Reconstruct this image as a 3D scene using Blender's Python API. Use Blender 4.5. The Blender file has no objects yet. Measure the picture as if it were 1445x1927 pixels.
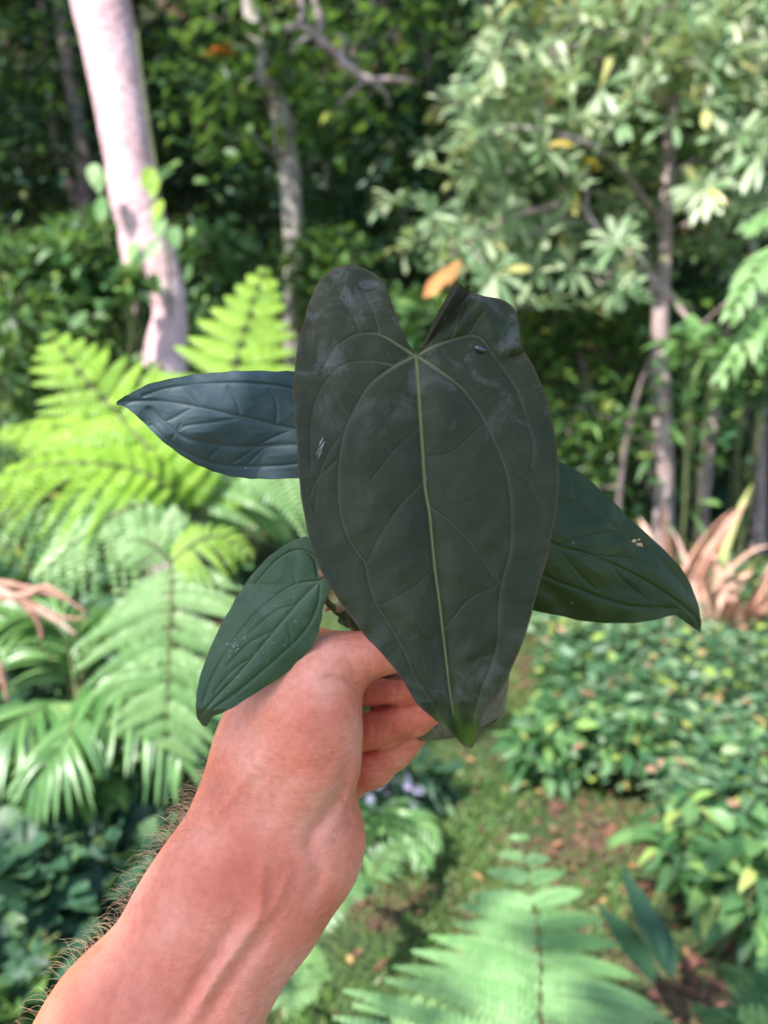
import bpy, math, random
import numpy as np
from mathutils import Vector, Matrix

R = random.Random(7)
N = np.random.default_rng(11)
S = bpy.context.scene
COL = S.collection

# ------------------------------------------------------------------ camera
CAM = np.array([0.0, 0.0, 1.55]); PITCH = math.radians(12.0); FPX = 1450.0
FW = np.array([0, math.cos(PITCH), -math.sin(PITCH)])
RT = np.array([1.0, 0, 0]); UP = np.array([0, math.sin(PITCH), math.cos(PITCH)])
cd = bpy.data.cameras.new('camera'); cam = bpy.data.objects.new('camera', cd); COL.objects.link(cam)
cam.location = CAM; cam.rotation_euler = (math.pi/2 - PITCH, 0, 0)
cd.sensor_fit = 'VERTICAL'; cd.sensor_height = 36; cd.lens = 36*FPX/1927
cd.clip_start = 0.02; cd.clip_end = 200
cd.dof.use_dof = True; cd.dof.focus_distance = 0.371; cd.dof.aperture_fstop = cd.lens/4.7
S.camera = cam

# ------------------------------------------------------------------ light
SUN = np.array([-0.50, -0.42, 0.85]); SUN /= np.linalg.norm(SUN)
w = bpy.data.worlds.new('World'); S.world = w; w.use_nodes = True
nt = w.node_tree; bg = nt.nodes['Background']
sky = nt.nodes.new('ShaderNodeTexSky'); sky.sky_type = 'NISHITA'; sky.sun_disc = False
sky.sun_elevation = math.asin(SUN[2]); sky.sun_rotation = math.atan2(SUN[0], SUN[1])
nt.links.new(sky.outputs[0], bg.inputs[0]); bg.inputs[1].default_value = 0.15
sl = bpy.data.lights.new('sun', 'SUN'); so = bpy.data.objects.new('sun', sl); COL.objects.link(so)
sl.energy = 4.3; sl.angle = math.radians(0.5); sl.color = (1.0, 0.97, 0.92)
so.rotation_euler = Vector(SUN).to_track_quat('Z', 'Y').to_euler()
S.view_settings.view_transform = 'Standard'; S.view_settings.look = 'None'
S.view_settings.exposure = 1.35; S.view_settings.gamma = 1.0
S.render.engine = 'CYCLES'
S.cycles.use_denoising = True
S.cycles.max_bounces = 7; S.cycles.diffuse_bounces = 4; S.cycles.glossy_bounces = 2
S.cycles.transmission_bounces = 5; S.cycles.transparent_max_bounces = 8
S.cycles.caustics_reflective = False; S.cycles.caustics_refractive = False

# ------------------------------------------------------------------ helpers
def P(px, py, d):
    """point seen at photo pixel (px,py), d metres in front of the camera"""
    px = np.asarray(px, float); py = np.asarray(py, float); d = np.asarray(d, float)
    return CAM + d[..., None]*FW + ((px-722.5)/FPX*d)[..., None]*RT - ((py-963.5)/FPX*d)[..., None]*UP
def ground_at(px, py):
    v = FW + (px-722.5)/FPX*RT - (py-963.5)/FPX*UP
    return CAM + v*(-CAM[2]/v[2])
def nrm(a):
    a = np.asarray(a, float); return a/np.maximum(np.linalg.norm(a, axis=-1, keepdims=True), 1e-9)
def catmull(pts, n):
    p = np.asarray(pts, float)
    if len(p) == 2: t = np.linspace(0, 1, n)[:, None]; return p[0]*(1-t)+p[1]*t
    q = np.vstack([2*p[0]-p[1], p, 2*p[-1]-p[-2]])
    u = np.linspace(0, len(p)-1-1e-6, n); i = u.astype(int); t = (u-i)[:, None]
    a, b, c, e = q[i], q[i+1], q[i+2], q[i+3]
    return .5*((2*b)+(-a+c)*t+(2*a-5*b+4*c-e)*t*t+(-a+3*b-3*c+e)*t**3)
def tag(o, label=None, cat=None, group=None, kind=None):
    if label: o['label'] = label
    if cat: o['category'] = cat
    if group: o['group'] = group
    if kind: o['kind'] = kind
    return o
def empty(name, loc):
    o = bpy.data.objects.new(name, None); COL.objects.link(o); o.location = tuple(loc); o.empty_display_size = .05
    return o
def mk(name, V, F, mat, parent=None, attrs=None, smooth=True):
    """V (n,3); F (m,k) faces with k corners, or a list of such arrays"""
    V = np.asarray(V, np.float64)
    if parent is not None: V = V - np.array(parent_loc(parent))
    Fs = F if isinstance(F, list) else [F]
    Fs = [np.asarray(f) for f in Fs if len(f)]
    me = bpy.data.meshes.new(name)
    me.vertices.add(len(V)); me.vertices.foreach_set('co', V.astype(np.float32).ravel())
    nl = sum(f.size for f in Fs); npoly = sum(len(f) for f in Fs)
    me.loops.add(nl); me.polygons.add(npoly)
    me.loops.foreach_set('vertex_index', np.concatenate([f.ravel() for f in Fs]).astype(np.int32))
    tot = np.concatenate([np.full(len(f), f.shape[1]) for f in Fs])
    me.polygons.foreach_set('loop_start', np.concatenate([[0], np.cumsum(tot)[:-1]]).astype(np.int32))
    me.polygons.foreach_set('use_smooth', np.full(npoly, smooth))
    me.update(calc_edges=True); me.validate()
    for k, a in (attrs or {}).items():
        at = me.attributes.new(k, 'FLOAT', 'POINT'); at.data.foreach_set('value', np.asarray(a, np.float32))
    me.materials.append(mat)
    o = bpy.data.objects.new(name, me); COL.objects.link(o)
    if parent is not None: o.parent = parent
    return o
def parent_loc(p):
    l = np.zeros(3)
    while p is not None: l = l + np.array(p.location); p = p.parent
    return l
class Geo:
    """collects pieces of one mesh"""
    def __init__(s): s.V = []; s.F = {}; s.T = []; s.n = 0
    def add(s, V, F, t):
        if len(V) == 0: return
        s.V.append(V); s.F.setdefault(F.shape[1], []).append(F+s.n)
        s.T.append(np.full(len(V), t) if np.isscalar(t) else t); s.n += len(V)
    def build(s, name, mat, parent=None, smooth=True):
        return mk(name, np.vstack(s.V), [np.vstack(f) for f in s.F.values()], mat, parent, {'tint': np.concatenate(s.T)}, smooth)

def tube(path, rad, ns=8, n=None, wob=0.0):
    n = n or max(6, len(path)*5)
    p = catmull(path, n); r = np.interp(np.linspace(0, 1, n), np.linspace(0, 1, len(rad)), rad)
    t = nrm(np.gradient(p, axis=0)); ref = np.array([0, 0, 1.]) if abs(t[:, 2]).mean() < .8 else np.array([0, 1., 0])
    u = nrm(np.cross(t, ref)); v = np.cross(t, u)
    a = np.linspace(0, 2*np.pi, ns, endpoint=False)
    rr = r[:, None]*(1+wob*N.normal(size=(n, ns)))
    V = p[:, None]+rr[..., None]*(np.cos(a)[None, :, None]*u[:, None]+np.sin(a)[None, :, None]*v[:, None])
    V = V.reshape(-1, 3)
    i = np.arange(n-1)[:, None]*ns; j = np.arange(ns)[None]; k = (j+1) % ns
    F = np.stack([i+j, i+k, i+ns+k, i+ns+j], -1).reshape(-1, 4)
    # end caps as fans
    V = np.vstack([V, p[:1], p[-1:]]); c0 = n*ns; 
    jj = np.arange(ns); kk = (jj+1) % ns
    T = np.vstack([np.stack([kk, jj, np.full(ns, c0), np.full(ns, c0)], -1)[:, :3],
                   np.stack([(n-1)*ns+jj, (n-1)*ns+kk, np.full(ns, c0+1)], -1)])
    return V, F, T
def add_tube(g, path, rad, ns=8, n=None, t=.5, wob=0):
    V, F, T = tube(path, rad, ns, n, wob)
    g.V.append(V); g.F.setdefault(4, []).append(F+g.n); g.F.setdefault(3, []).append(T+g.n)
    g.T.append(np.full(len(V), t)); g.n += len(V)

PROF = {
 'lance':  ([0, .15, .4, .7, 1], [.08, .62, 1, .62, .03]),
 'ovate':  ([0, .12, .35, .65, .88, 1], [.1, .75, 1, .75, .32, .02]),
 'obov':   ([0, .2, .45, .72, .9, 1], [.08, .34, .72, 1, .74, .15]),
 'linear': ([0, .1, .5, .8, 1], [.5, 1, .95, .6, .03]),
 'pinule': ([0, .3, .7, 1], [.8, 1, .7, .1]),
 'lobed':  ([0, .1, .22, .34, .5, .62, .8, .88, 1], [.1, .85, .55, 1.1, .6, .85, .4, .45, .03]),
}
def leaves(base, dr, nm, L, W, droop, prof='lance', seg=4, fold=.18, curl=0.0):
    """n bent, folded leaves at once -> V, F"""
    base = np.asarray(base, float); n = len(base)
    dr = nrm(dr); side = nrm(np.cross(dr, nm)); nn = np.cross(side, dr)
    L = np.broadcast_to(L, (n,)); W = np.broadcast_to(W, (n,)); droop = np.broadcast_to(droop, (n,))
    xs, ws = PROF[prof]
    s = np.array(xs) if len(xs) == seg+1 or prof == 'lobed' else np.linspace(0, 1, seg+1)
    wd = np.interp(s, xs, ws); m = len(s)
    c = base[:, None]+dr[:, None]*(L[:, None]*s)[..., None]
    c[..., 2] -= droop[:, None]*L[:, None]*s**2
    c += nn[:, None]*(curl*L[:, None]*np.sin(s*np.pi))[..., None]
    hw = (.5*W[:, None]*wd)[..., None]
    up = nn[:, None]*fold*hw
    V = np.stack([c-side[:, None]*hw+up, c, c+side[:, None]*hw+up], 2)   # n,m,3,3
    V = V.reshape(-1, 3)
    b = (np.arange(n)*m*3)[:, None, None]; i = np.arange(m-1)[None, :, None]*3; k = np.arange(2)[None, None]
    F = np.stack([b+i+k, b+i+k+1, b+i+k+4, b+i+k+3], -1).reshape(-1, 4)
    return V, F, m*3
def add_leaves(g, base, dr, nm, L, W, droop, prof='lance', seg=4, fold=.18, tint=None, curl=0.0):
    V, F, k = leaves(base, dr, nm, L, W, droop, prof, seg, fold, curl)
    t = N.random(len(base)) if tint is None else np.broadcast_to(tint, (len(base),))
    g.add(V, F, np.repeat(t, k))

# ------------------------------------------------------------------ materials
def newmat(name):
    m = bpy.data.materials.new(name); m.use_nodes = True; t = m.node_tree
    for n_ in list(t.nodes): t.nodes.remove(n_)
    return m, t, t.nodes.new('ShaderNodeOutputMaterial')
def nd(t, typ, **kw):
    n_ = t.nodes.new(typ)
    for k, v in kw.items():
        if k.startswith('i_'):
            key = k[2:]; n_.inputs[int(key) if key.isdigit() else key.replace('_', ' ')].default_value = v
        else: setattr(n_, k, v)
    return n_
def ramp(t, src, stops, interp='LINEAR'):
    r = t.nodes.new('ShaderNodeValToRGB'); r.color_ramp.interpolation = interp
    while len(r.color_ramp.elements) < len(stops): r.color_ramp.elements.new(.5)
    for e, (p, c) in zip(r.color_ramp.elements, stops): e.position = p; e.color = (*c, 1) if len(c) == 3 else c
    t.links.new(src, r.inputs[0]); return r
def leaf_mat(name, stops, trans=(.25, .45, .06), tr=.35, rough=.45, spec=.5, hard=False):
    m, t, out = newmat(name)
    a = nd(t, 'ShaderNodeAttribute', attribute_name='tint')
    r = ramp(t, a.outputs['Fac'], stops, 'CONSTANT' if hard else 'LINEAR')
    tc = nd(t, 'ShaderNodeTexCoord'); nz = nd(t, 'ShaderNodeTexNoise', i_Scale=9.0, i_Detail=3.0)
    t.links.new(tc.outputs['Object'], nz.inputs['Vector'])
    hs = nd(t, 'ShaderNodeHueSaturation'); mp = nd(t, 'ShaderNodeMapRange', i_3=.7, i_4=1.3)
    t.links.new(nz.outputs[0], mp.inputs[0]); t.links.new(mp.outputs[0], hs.inputs['Value'])
    t.links.new(r.outputs[0], hs.inputs['Color'])
    p = nd(t, 'ShaderNodeBsdfPrincipled', i_Roughness=rough); p.inputs['Specular IOR Level'].default_value = spec
    t.links.new(hs.outputs[0], p.inputs['Base Color'])
    tl = nd(t, 'ShaderNodeBsdfTranslucent'); mc = nd(t, 'ShaderNodeMixRGB', blend_type='MIX', i_Fac=.55)
    mc.inputs[2].default_value = (*trans, 1); t.links.new(hs.outputs[0], mc.inputs[1]); t.links.new(mc.outputs[0], tl.inputs[0])
    mx = nd(t, 'ShaderNodeMixShader', i_0=tr)
    t.links.new(p.outputs[0], mx.inputs[1]); t.links.new(tl.outputs[0], mx.inputs[2]); t.links.new(mx.outputs[0], out.inputs[0])
    return m
def bark_mat(name, c1, c2, c3, scale=6, stretch=(1, 1, .35), bump=.6):
    m, t, out = newmat(name)
    tc = nd(t, 'ShaderNodeTexCoord'); mp = nd(t, 'ShaderNodeMapping'); mp.inputs['Scale'].default_value = stretch
    t.links.new(tc.outputs['Object'], mp.inputs[0])
    n1 = nd(t, 'ShaderNodeTexNoise', i_Scale=scale, i_Detail=6.0, i_Roughness=.65); t.links.new(mp.outputs[0], n1.inputs[0])
    n2 = nd(t, 'ShaderNodeTexNoise', i_Scale=scale*6, i_Detail=4.0); t.links.new(mp.outputs[0], n2.inputs[0])
    r = ramp(t, n1.outputs[0], [(.32, c1), (.5, c2), (.68, c3)])
    mx = nd(t, 'ShaderNodeMixRGB', blend_type='MULTIPLY', i_Fac=.6); t.links.new(r.outputs[0], mx.inputs[1])
    r2 = ramp(t, n2.outputs[0], [(.3, (.45, .42, .4)), (.6, (1, 1, 1))]); t.links.new(r2.outputs[0], mx.inputs[2])
    p = nd(t, 'ShaderNodeBsdfPrincipled', i_Roughness=.85); t.links.new(mx.outputs[0], p.inputs['Base Color'])
    b = nd(t, 'ShaderNodeBump', i_Strength=bump, i_Distance=.02); t.links.new(n2.outputs[0], b.inputs['Height'])
    t.links.new(b.outputs[0], p.inputs['Normal']); t.links.new(p.outputs[0], out.inputs[0]); return m

M_mid = leaf_mat('leaf_mid_green', [(0, (.03, .075, .03)), (.6, (.08, .17, .05)), (.9, (.15, .27, .06)), (1, (.34, .36, .06))])
M_far = leaf_mat('leaf_far_shaded', [(0, (.004, .012, .014)), (.6, (.011, .030, .025)), (.94, (.026, .058, .034)), (1, (.08, .08, .045))], tr=.2, rough=.5, spec=.3)  # deep forest shade put into the colour, darkened and blued
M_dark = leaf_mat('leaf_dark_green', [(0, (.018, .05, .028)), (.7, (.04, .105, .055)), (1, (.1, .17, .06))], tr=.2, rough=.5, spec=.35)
M_gloss = leaf_mat('leaf_glossy_green', [(0, (.03, .09, .035)), (.5, (.07, .17, .06)), (.85, (.14, .26, .09)), (.95, (.22, .36, .1)), (1, (.36, .42, .12))], tr=.25, rough=.45, spec=.4)
M_bed = leaf_mat('leaf_bed_green', [(0, (.025, .08, .035)), (.4, (.08, .165, .085)), (.72, (.16, .27, .145)), (.86, (.28, .38, .23)), (.92, (.3, .42, .08)), (.95, (.36, .42, .1)), (.965, (.42, .22, .14)), (1, (.5, .28, .2))], tr=.28, rough=.38, spec=.5)
M_pale = leaf_mat('leaf_pale_olive', [(0, (.11, .2, .08)), (.5, (.25, .37, .19)), (.9, (.46, .52, .32)), (.98, (.52, .5, .16)), (1, (.55, .4, .08))], trans=(.4, .5, .15), tr=.35, rough=.4)
M_fern = leaf_mat('fern_bright', [(0, (.19, .34, .035)), (1, (.34, .54, .06))], trans=(.55, .85, .07), tr=.45, rough=.5)
M_fernp = leaf_mat('fern_pale', [(0, (.14, .28, .085)), (1, (.27, .43, .16))], trans=(.3, .6, .14), tr=.35, rough=.42)
M_fernl = leaf_mat('fern_light', [(0, (.16, .32, .11)), (1, (.26, .45, .19))], trans=(.3, .6, .1), tr=.3, rough=.6, spec=.3)
M_palm = leaf_mat('palm_green', [(0, (.07, .18, .05)), (1, (.2, .36, .12))], trans=(.35, .6, .1), tr=.3, rough=.33, spec=.6)
M_brown = leaf_mat('dry_leaf', [(0, (.3, .15, .1)), (.6, (.55, .3, .22)), (1, (.7, .47, .37))], trans=(.6, .3, .15), tr=.2, rough=.7)
M_orange = leaf_mat('orange_leaf', [(0, (.75, .26, .07)), (1, (.85, .4, .15))], trans=(.9, .35, .05), tr=.3)
M_yellow = leaf_mat('yellow_leaf', [(0, (.42, .42, .05)), (1, (.65, .5, .08))], trans=(.8, .6, .1), tr=.35)
M_yel2 = leaf_mat('yellow_green_blade', [(0, (.22, .3, .08)), (.7, (.4, .42, .14)), (1, (.5, .38, .15))], trans=(.6, .6, .1), tr=.35)
M_shade = leaf_mat('leaf_shade_green', [(0, (.014, .042, .03)), (.6, (.03, .08, .05)), (.93, (.07, .14, .055)), (1, (.2, .2, .06))], tr=.2, rough=.5, spec=.3)  # shaded copy of the mid green, shade painted into the colour
M_red = leaf_mat('red_bud', [(0, (.6, .12, .06)), (1, (.7, .2, .1))], trans=(.7, .2, .1), tr=.2)
M_lit = leaf_mat('litter', [(0, (.07, .03, .022)), (.5, (.17, .07, .05)), (.85, (.28, .12, .08)), (.97, (.42, .19, .1)), (1, (.5, .3, .12))], trans=(.5, .2, .1), tr=.15, rough=.75)
M_grass = leaf_mat('grass_blades', [(0, (.06, .13, .03)), (.8, (.14, .26, .06)), (1, (.3, .3, .12))], trans=(.3, .5, .08), tr=.3, rough=.5)
M_lilac = leaf_mat('lilac_petal', [(0, (.45, .38, .55)), (1, (.75, .7, .8))], trans=(.7, .6, .8), tr=.3)
M_bark = bark_mat('bark_pink', (.5, .3, .32), (.65, .43, .46), (.74, .53, .57), 4, (1, 1, 1.8))
M_bark2 = bark_mat('bark_grey', (.1, .075, .06), (.3, .26, .22), (.5, .46, .42), 9)
M_bark3 = bark_mat('bark_dark', (.05, .035, .03), (.16, .12, .11), (.26, .2, .19), 9)
M_bark4 = bark_mat('bark_rosy', (.2, .13, .12), (.36, .27, .26), (.48, .38, .37), 9)
M_stem = bark_mat('green_stem', (.06, .09, .03), (.12, .15, .05), (.2, .19, .09), 20)

# ------------------------------------------------------------------ setting: ground and hill
def gz(x, y):
    return .035*np.sin(x*1.7+.4)*np.cos(y*1.3)+.02*np.sin(x*4.1+y*2.9)+np.where(y > 13, (np.maximum(y, 13)-13)**1.35*.55, 0)
m, t, out = newmat('ground_soil')
tc = nd(t, 'ShaderNodeTexCoord')
n1 = nd(t, 'ShaderNodeTexNoise', i_Scale=1.1, i_Detail=5.0, i_Roughness=.6); n2 = nd(t, 'ShaderNodeTexNoise', i_Scale=28.0, i_Detail=6.0, i_Roughness=.7)
n3 = nd(t, 'ShaderNodeTexVoronoi', i_Scale=55.0)
for n_ in (n1, n2, n3): t.links.new(tc.outputs['Object'], n_.inputs['Vector'])
ra = ramp(t, n2.outputs[0], [(.3, (.035, .015, .011)), (.5, (.12, .05, .034)), (.7, (.26, .12, .08))])
rb = ramp(t, n2.outputs[0], [(.3, (.02, .04, .012)), (.55, (.06, .1, .025)), (.75, (.15, .17, .05))])
rm = ramp(t, n1.outputs[0], [(.38, (0, 0, 0)), (.5, (1, 1, 1))])
mx = nd(t, 'ShaderNodeMixRGB'); t.links.new(rm.outputs[0], mx.inputs[0]); t.links.new(ra.outputs[0], mx.inputs[1]); t.links.new(rb.outputs[0], mx.inputs[2])
p = nd(t, 'ShaderNodeBsdfPrincipled', i_Roughness=.9); t.links.new(mx.outputs[0], p.inputs['Base Color'])
b = nd(t, 'ShaderNodeBump', i_Strength=.8, i_Distance=.03); t.links.new(n3.outputs[0], b.inputs['Height'])
t.links.new(b.outputs[0], p.inputs['Normal']); t.links.new(p.outputs[0], out.inputs[0])
xs = np.concatenate([np.linspace(-40, -4, 30), np.linspace(-3.9, 3.9, 120), np.linspace(4, 40, 30)])
ys = np.concatenate([np.linspace(-20, -.5, 15), np.linspace(-.4, 7, 120), np.linspace(7.2, 45, 70)])
X, Y = np.meshgrid(xs, ys); Vg = np.stack([X, Y, gz(X, Y)], -1).reshape(-1, 3)
i = np.arange(len(ys)-1)[:, None]*len(xs); j = np.arange(len(xs)-1)[None]
Fg = np.stack([i+j, i+j+1, i+len(xs)+j+1, i+len(xs)+j], -1).reshape(-1, 4)
g_ = mk('ground', Vg, Fg, m); tag(g_, kind='structure')

# ------------------------------------------------------------------ scattered stuff
def rnd_dirs(n, up=.3, spread=1.0):
    a = N.random(n)*2*np.pi; z = up+spread*(N.random(n)-.5)
    return nrm(np.stack([np.cos(a), np.sin(a), z], -1))
def scatter_leaves(g, pts, L, W, prof='ovate', up=.2, droop=.3, seg=3, tint=None, nz_=.6):
    n = len(pts); d = rnd_dirs(n, up, 1.0)
    nm = nrm(np.stack([N.normal(size=n)*nz_, N.normal(size=n)*nz_-.15, np.ones(n)], -1))
    add_leaves(g, pts, d, nm, L*(.65+.7*N.random(n)), W*(.65+.7*N.random(n)), droop*N.random(n)*1.6, prof, seg, .2, tint)
def blobs(n, box, k, r):
    """n points gathered round k clump centres in a box"""
    lo, hi = np.array(box[0]), np.array(box[1]); c = lo+(hi-lo)*N.random((k, 3))
    s = r*(.5+N.random(k)); i = N.integers(0, k, n)
    return c[i]+N.normal(size=(n, 3))*s[i][:, None]*np.array([1, 1, .6])

# the canopy that closes the forest overhead and shades its depth
g = Geo()
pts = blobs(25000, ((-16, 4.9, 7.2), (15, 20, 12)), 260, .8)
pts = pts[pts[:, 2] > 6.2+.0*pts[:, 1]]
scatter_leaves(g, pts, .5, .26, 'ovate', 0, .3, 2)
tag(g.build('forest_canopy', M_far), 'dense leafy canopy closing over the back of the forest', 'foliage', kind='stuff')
# far woods: understorey masses standing in the dark
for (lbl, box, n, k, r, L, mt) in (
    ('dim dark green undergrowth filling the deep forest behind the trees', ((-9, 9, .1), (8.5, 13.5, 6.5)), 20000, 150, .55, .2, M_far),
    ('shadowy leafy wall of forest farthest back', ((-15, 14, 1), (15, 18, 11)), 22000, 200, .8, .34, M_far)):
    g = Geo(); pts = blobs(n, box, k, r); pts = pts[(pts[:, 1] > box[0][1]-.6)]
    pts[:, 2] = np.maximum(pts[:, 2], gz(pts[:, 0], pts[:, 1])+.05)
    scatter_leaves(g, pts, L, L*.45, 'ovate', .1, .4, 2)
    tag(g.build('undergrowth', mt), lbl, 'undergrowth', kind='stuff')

# grass on the lane between the beds
g = Geo()
n = 52000; x = N.normal(size=n)*.6+.12; y = 1.2+3.6*N.random(n)**1.2
x = x+.10*(y-1.5); keep = (x > -1.0) & (x < .6+.45*np.maximum(0, y-1.7)) & (np.sin(x*7+y*3)+np.sin(y*9-x*5)+N.normal(size=n)*.8 > -.6)
x, y = x[keep], y[keep]; n = len(x); b = np.stack([x, y, gz(x, y)], -1)
add_leaves(g, b, rnd_dirs(n, 1.1, 1.0), rnd_dirs(n, .4), .02+.035*N.random(n), .004+.004*N.random(n), .4*N.random(n), 'linear', 2, .1)
tag(g.build('grass', M_grass), 'short patchy green grass and moss on the forest lane', 'grass', kind='stuff')
g = Geo()
n = 7500; x = -2.2+5.0*N.random(n); y = 1.1+5.0*N.random(n); dens = np.where((x > .5) & (y < 3.4), 1, .35); keep = N.random(n) < dens
x, y = x[keep], y[keep]; n = len(x); b = np.stack([x, y, gz(x, y)+.008+.01*N.random(n)], -1)
add_leaves(g, b, rnd_dirs(n, 0, .35), nrm(np.stack([N.normal(size=n)*.35, N.normal(size=n)*.35, np.ones(n)], -1)), .02+.035*N.random(n), .01+.016*N.random(n), .1, 'ovate', 3, .25)
tag(g.build('leaf_litter', M_lit), 'fallen reddish brown and orange leaves scattered over the soil', 'leaf litter', kind='stuff')
# ground cover of the right-hand bed
g = Geo()
k = 520; cx = []; 
while len(cx) < k:
    px = R.uniform(900, 1620); py = R.uniform(1130, 1700)
    if px < 1000+(py-1180)*.42: continue
    if py > 1490 and px < 1270+(py-1490)*.35: continue
    cx.append(ground_at(px, py))
cx = np.array(cx); hh = .12+.2*N.random(k)
idx = np.repeat(np.arange(k), 38); n = len(idx)
a = N.random(n)*2*np.pi; r = .12*np.sqrt(N.random(n)); zz = hh[idx]*(.35+.75*N.random(n))
b = np.stack([cx[idx, 0]+r*np.cos(a), cx[idx, 1]+r*np.sin(a), gz(cx[idx, 0], cx[idx, 1])+zz], -1)
d = nrm(np.stack([np.cos(a), np.sin(a), .1+.5*N.random(n)], -1)); nm = nrm(np.stack([N.normal(size=n)*.35, N.normal(size=n)*.35, np.ones(n)], -1))
add_leaves(g, b, d, nm, .035+.05*N.random(n)**1.5, .02+.025*N.random(n), .35*N.random(n), 'ovate', 4, .2)
for q in range(k):
    c = cx[q]
    for s_ in range(3):
        e = c+np.array([R.gauss(0, .05), R.gauss(0, .05), hh[q]*.9]); add_tube(g, [c, (c+e)/2+[.01, 0, 0], e], [.003, .002], 4, 4, .4)
tag(g.build('ground_cover', M_bed), 'low glossy green ground cover in the sunlit bed at right', 'ground cover', kind='stuff')

# ------------------------------------------------------------------ trees
def grow(root_pts, root_r, targets, g, r_tip=.006, jitter=.06, ns=5):
    """join each crown target to the nearest wood with a curved twig"""
    nodes = [np.array(p_) for p_ in catmull(root_pts, 30)]
    rad = list(np.interp(np.linspace(0, 1, 30), np.linspace(0, 1, len(root_r)), root_r))
    order = sorted(range(len(targets)), key=lambda q: min(np.linalg.norm(targets[q]-x_) for x_ in nodes[::3]))
    for q in order:
        tgt = targets[q]; A = np.array(nodes); dd = np.linalg.norm(A-tgt, axis=1)+.5*np.maximum(0, A[:, 2]-tgt[2])
        k_ = int(dd.argmin()); a_ = nodes[k_]; l_ = np.linalg.norm(tgt-a_)
        mid = (a_+tgt)/2+N.normal(size=3)*jitter*l_-np.array([0, 0, .08*l_])
        r0 = min(rad[k_]*.7, r_tip*(1+l_*4)); 
        add_tube(g, [a_, mid, tgt], [r0, r0*.7, r_tip*.5], ns, 6)
        nodes += [mid, a_*.25+mid*.75, (mid+tgt)/2]; rad += [r0*.7, r0*.8, r_tip]
def rosettes(g, pts, axes, nl, L, W, prof, droop, tint=None, open_=.75, seg=5, fold=.2):
    for q in range(len(pts)):
        n_ = R.randint(*nl); a_ = np.arange(n_)*2*np.pi/n_+R.random()*6+N.normal(size=n_)*.2
        ax = nrm(axes[q]); u = nrm(np.cross(ax, [.3, .2, 1.])); v = np.cross(ax, u); op = open_*(.6+.6*N.random(n_))
        d = nrm(np.cos(a_)[:, None]*u*op[:, None]+np.sin(a_)[:, None]*v*op[:, None]+ax*(1.05-op)[:, None])
        s_ = (.7+.45*N.random(n_))
        add_leaves(g, np.repeat(pts[q][None], n_, 0), d, np.repeat((ax+[0, 0, .2])[None], n_, 0), L*s_, W*s_, droop*N.random(n_), prof, seg, fold, None if tint is None else tint, .03)

def simple_tree(name, label, cat, path, rad, crown_pts, leaf, mat, bark, parts_extra=None, group=None, ns=12, wob=.02):
    base = np.array(path[0]); o = empty(name, base); tag(o, label, cat, group)
    gt = Geo(); add_tube(gt, path, rad, ns, len(path)*8, wob=wob); gt.build('trunk', bark, o)
    if len(crown_pts):
        gb = Geo(); 
        cl = crown_pts[:: max(1, len(crown_pts)//60)]
        grow(path, rad, list(cl), gb); gb.build('branches', bark, o)
        gc = Geo(); n_ = leaf['n']; i_ = N.integers(0, len(cl), n_)
        pts_ = cl[i_]+N.normal(size=(n_, 3))*leaf.get('s', .18)
        scatter_leaves(gc, pts_, leaf['L'], leaf['W'], leaf.get('prof', 'ovate'), .1, .5, 4)
        gc.build('crown', mat, o)
    return o

def box_pts(px0, px1, py0, py1, d0, d1, n):
    return P(px0+(px1-px0)*N.random(n), py0+(py1-py0)*N.random(n), d0+(d1-d0)*N.random(n))
def base_of(px, py, d):      # drop a visible point down to the soil
    q = P(px, py, d); q[2] = gz(q[0], q[1])-.05; return q

# A: the pale pink trunk at left
o = empty('pale_trunk_tree', base_of(300, 900, 4.2)); tag(o, 'leaning tree at left with thick smooth pinkish white trunk', 'tree')
gt = Geo()
path = [base_of(320, 900, 4.25), P(316, 950, 4.25), P(310, 700, 4.25), P(320, 590, 4.25), P(300, 500, 4.25), P(262, 400, 4.25), P(245, 300, 4.25), P(220, 150, 4.25), P(190, 0, 4.25), P(165, -130, 4.25), P(130, -400, 4.25), P(110, -700, 4.3)]
pr = [50, 46, 42, 31, 37, 47, 46, 50, 54, 54, 50, 45]
add_tube(gt, path, [q/FPX*4.25 for q in pr], 28, 120, wob=.012)
gt.build('trunk', M_bark, o)
gt = Geo(); path2 = [P(254, 590, 4.2), P(246, 520, 4.2), P(238, 455, 4.22), P(232, 400, 4.22)]
add_tube(gt, path2, [.012, .03, .038, .03], 12, 30, wob=.02); gt.build('root_strand', M_bark, o)
gb = Geo(); tg = [np.array([-1.9+R.gauss(0, .8), 4.3+R.gauss(0, .8), 5.6+R.random()*1.6]) for _ in range(22)]
grow([P(130, -400, 4.25), P(110, -700, 4.3)], [.14, .1], tg, gb, .015); gb.build('branches', M_bark, o)
gc = Geo(); tg = np.array(tg); pts = tg[N.integers(0, 22, 500)]+N.normal(size=(500, 3))*.25; scatter_leaves(gc, pts, .17, .08); gc.build('crown', M_mid, o)

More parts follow.
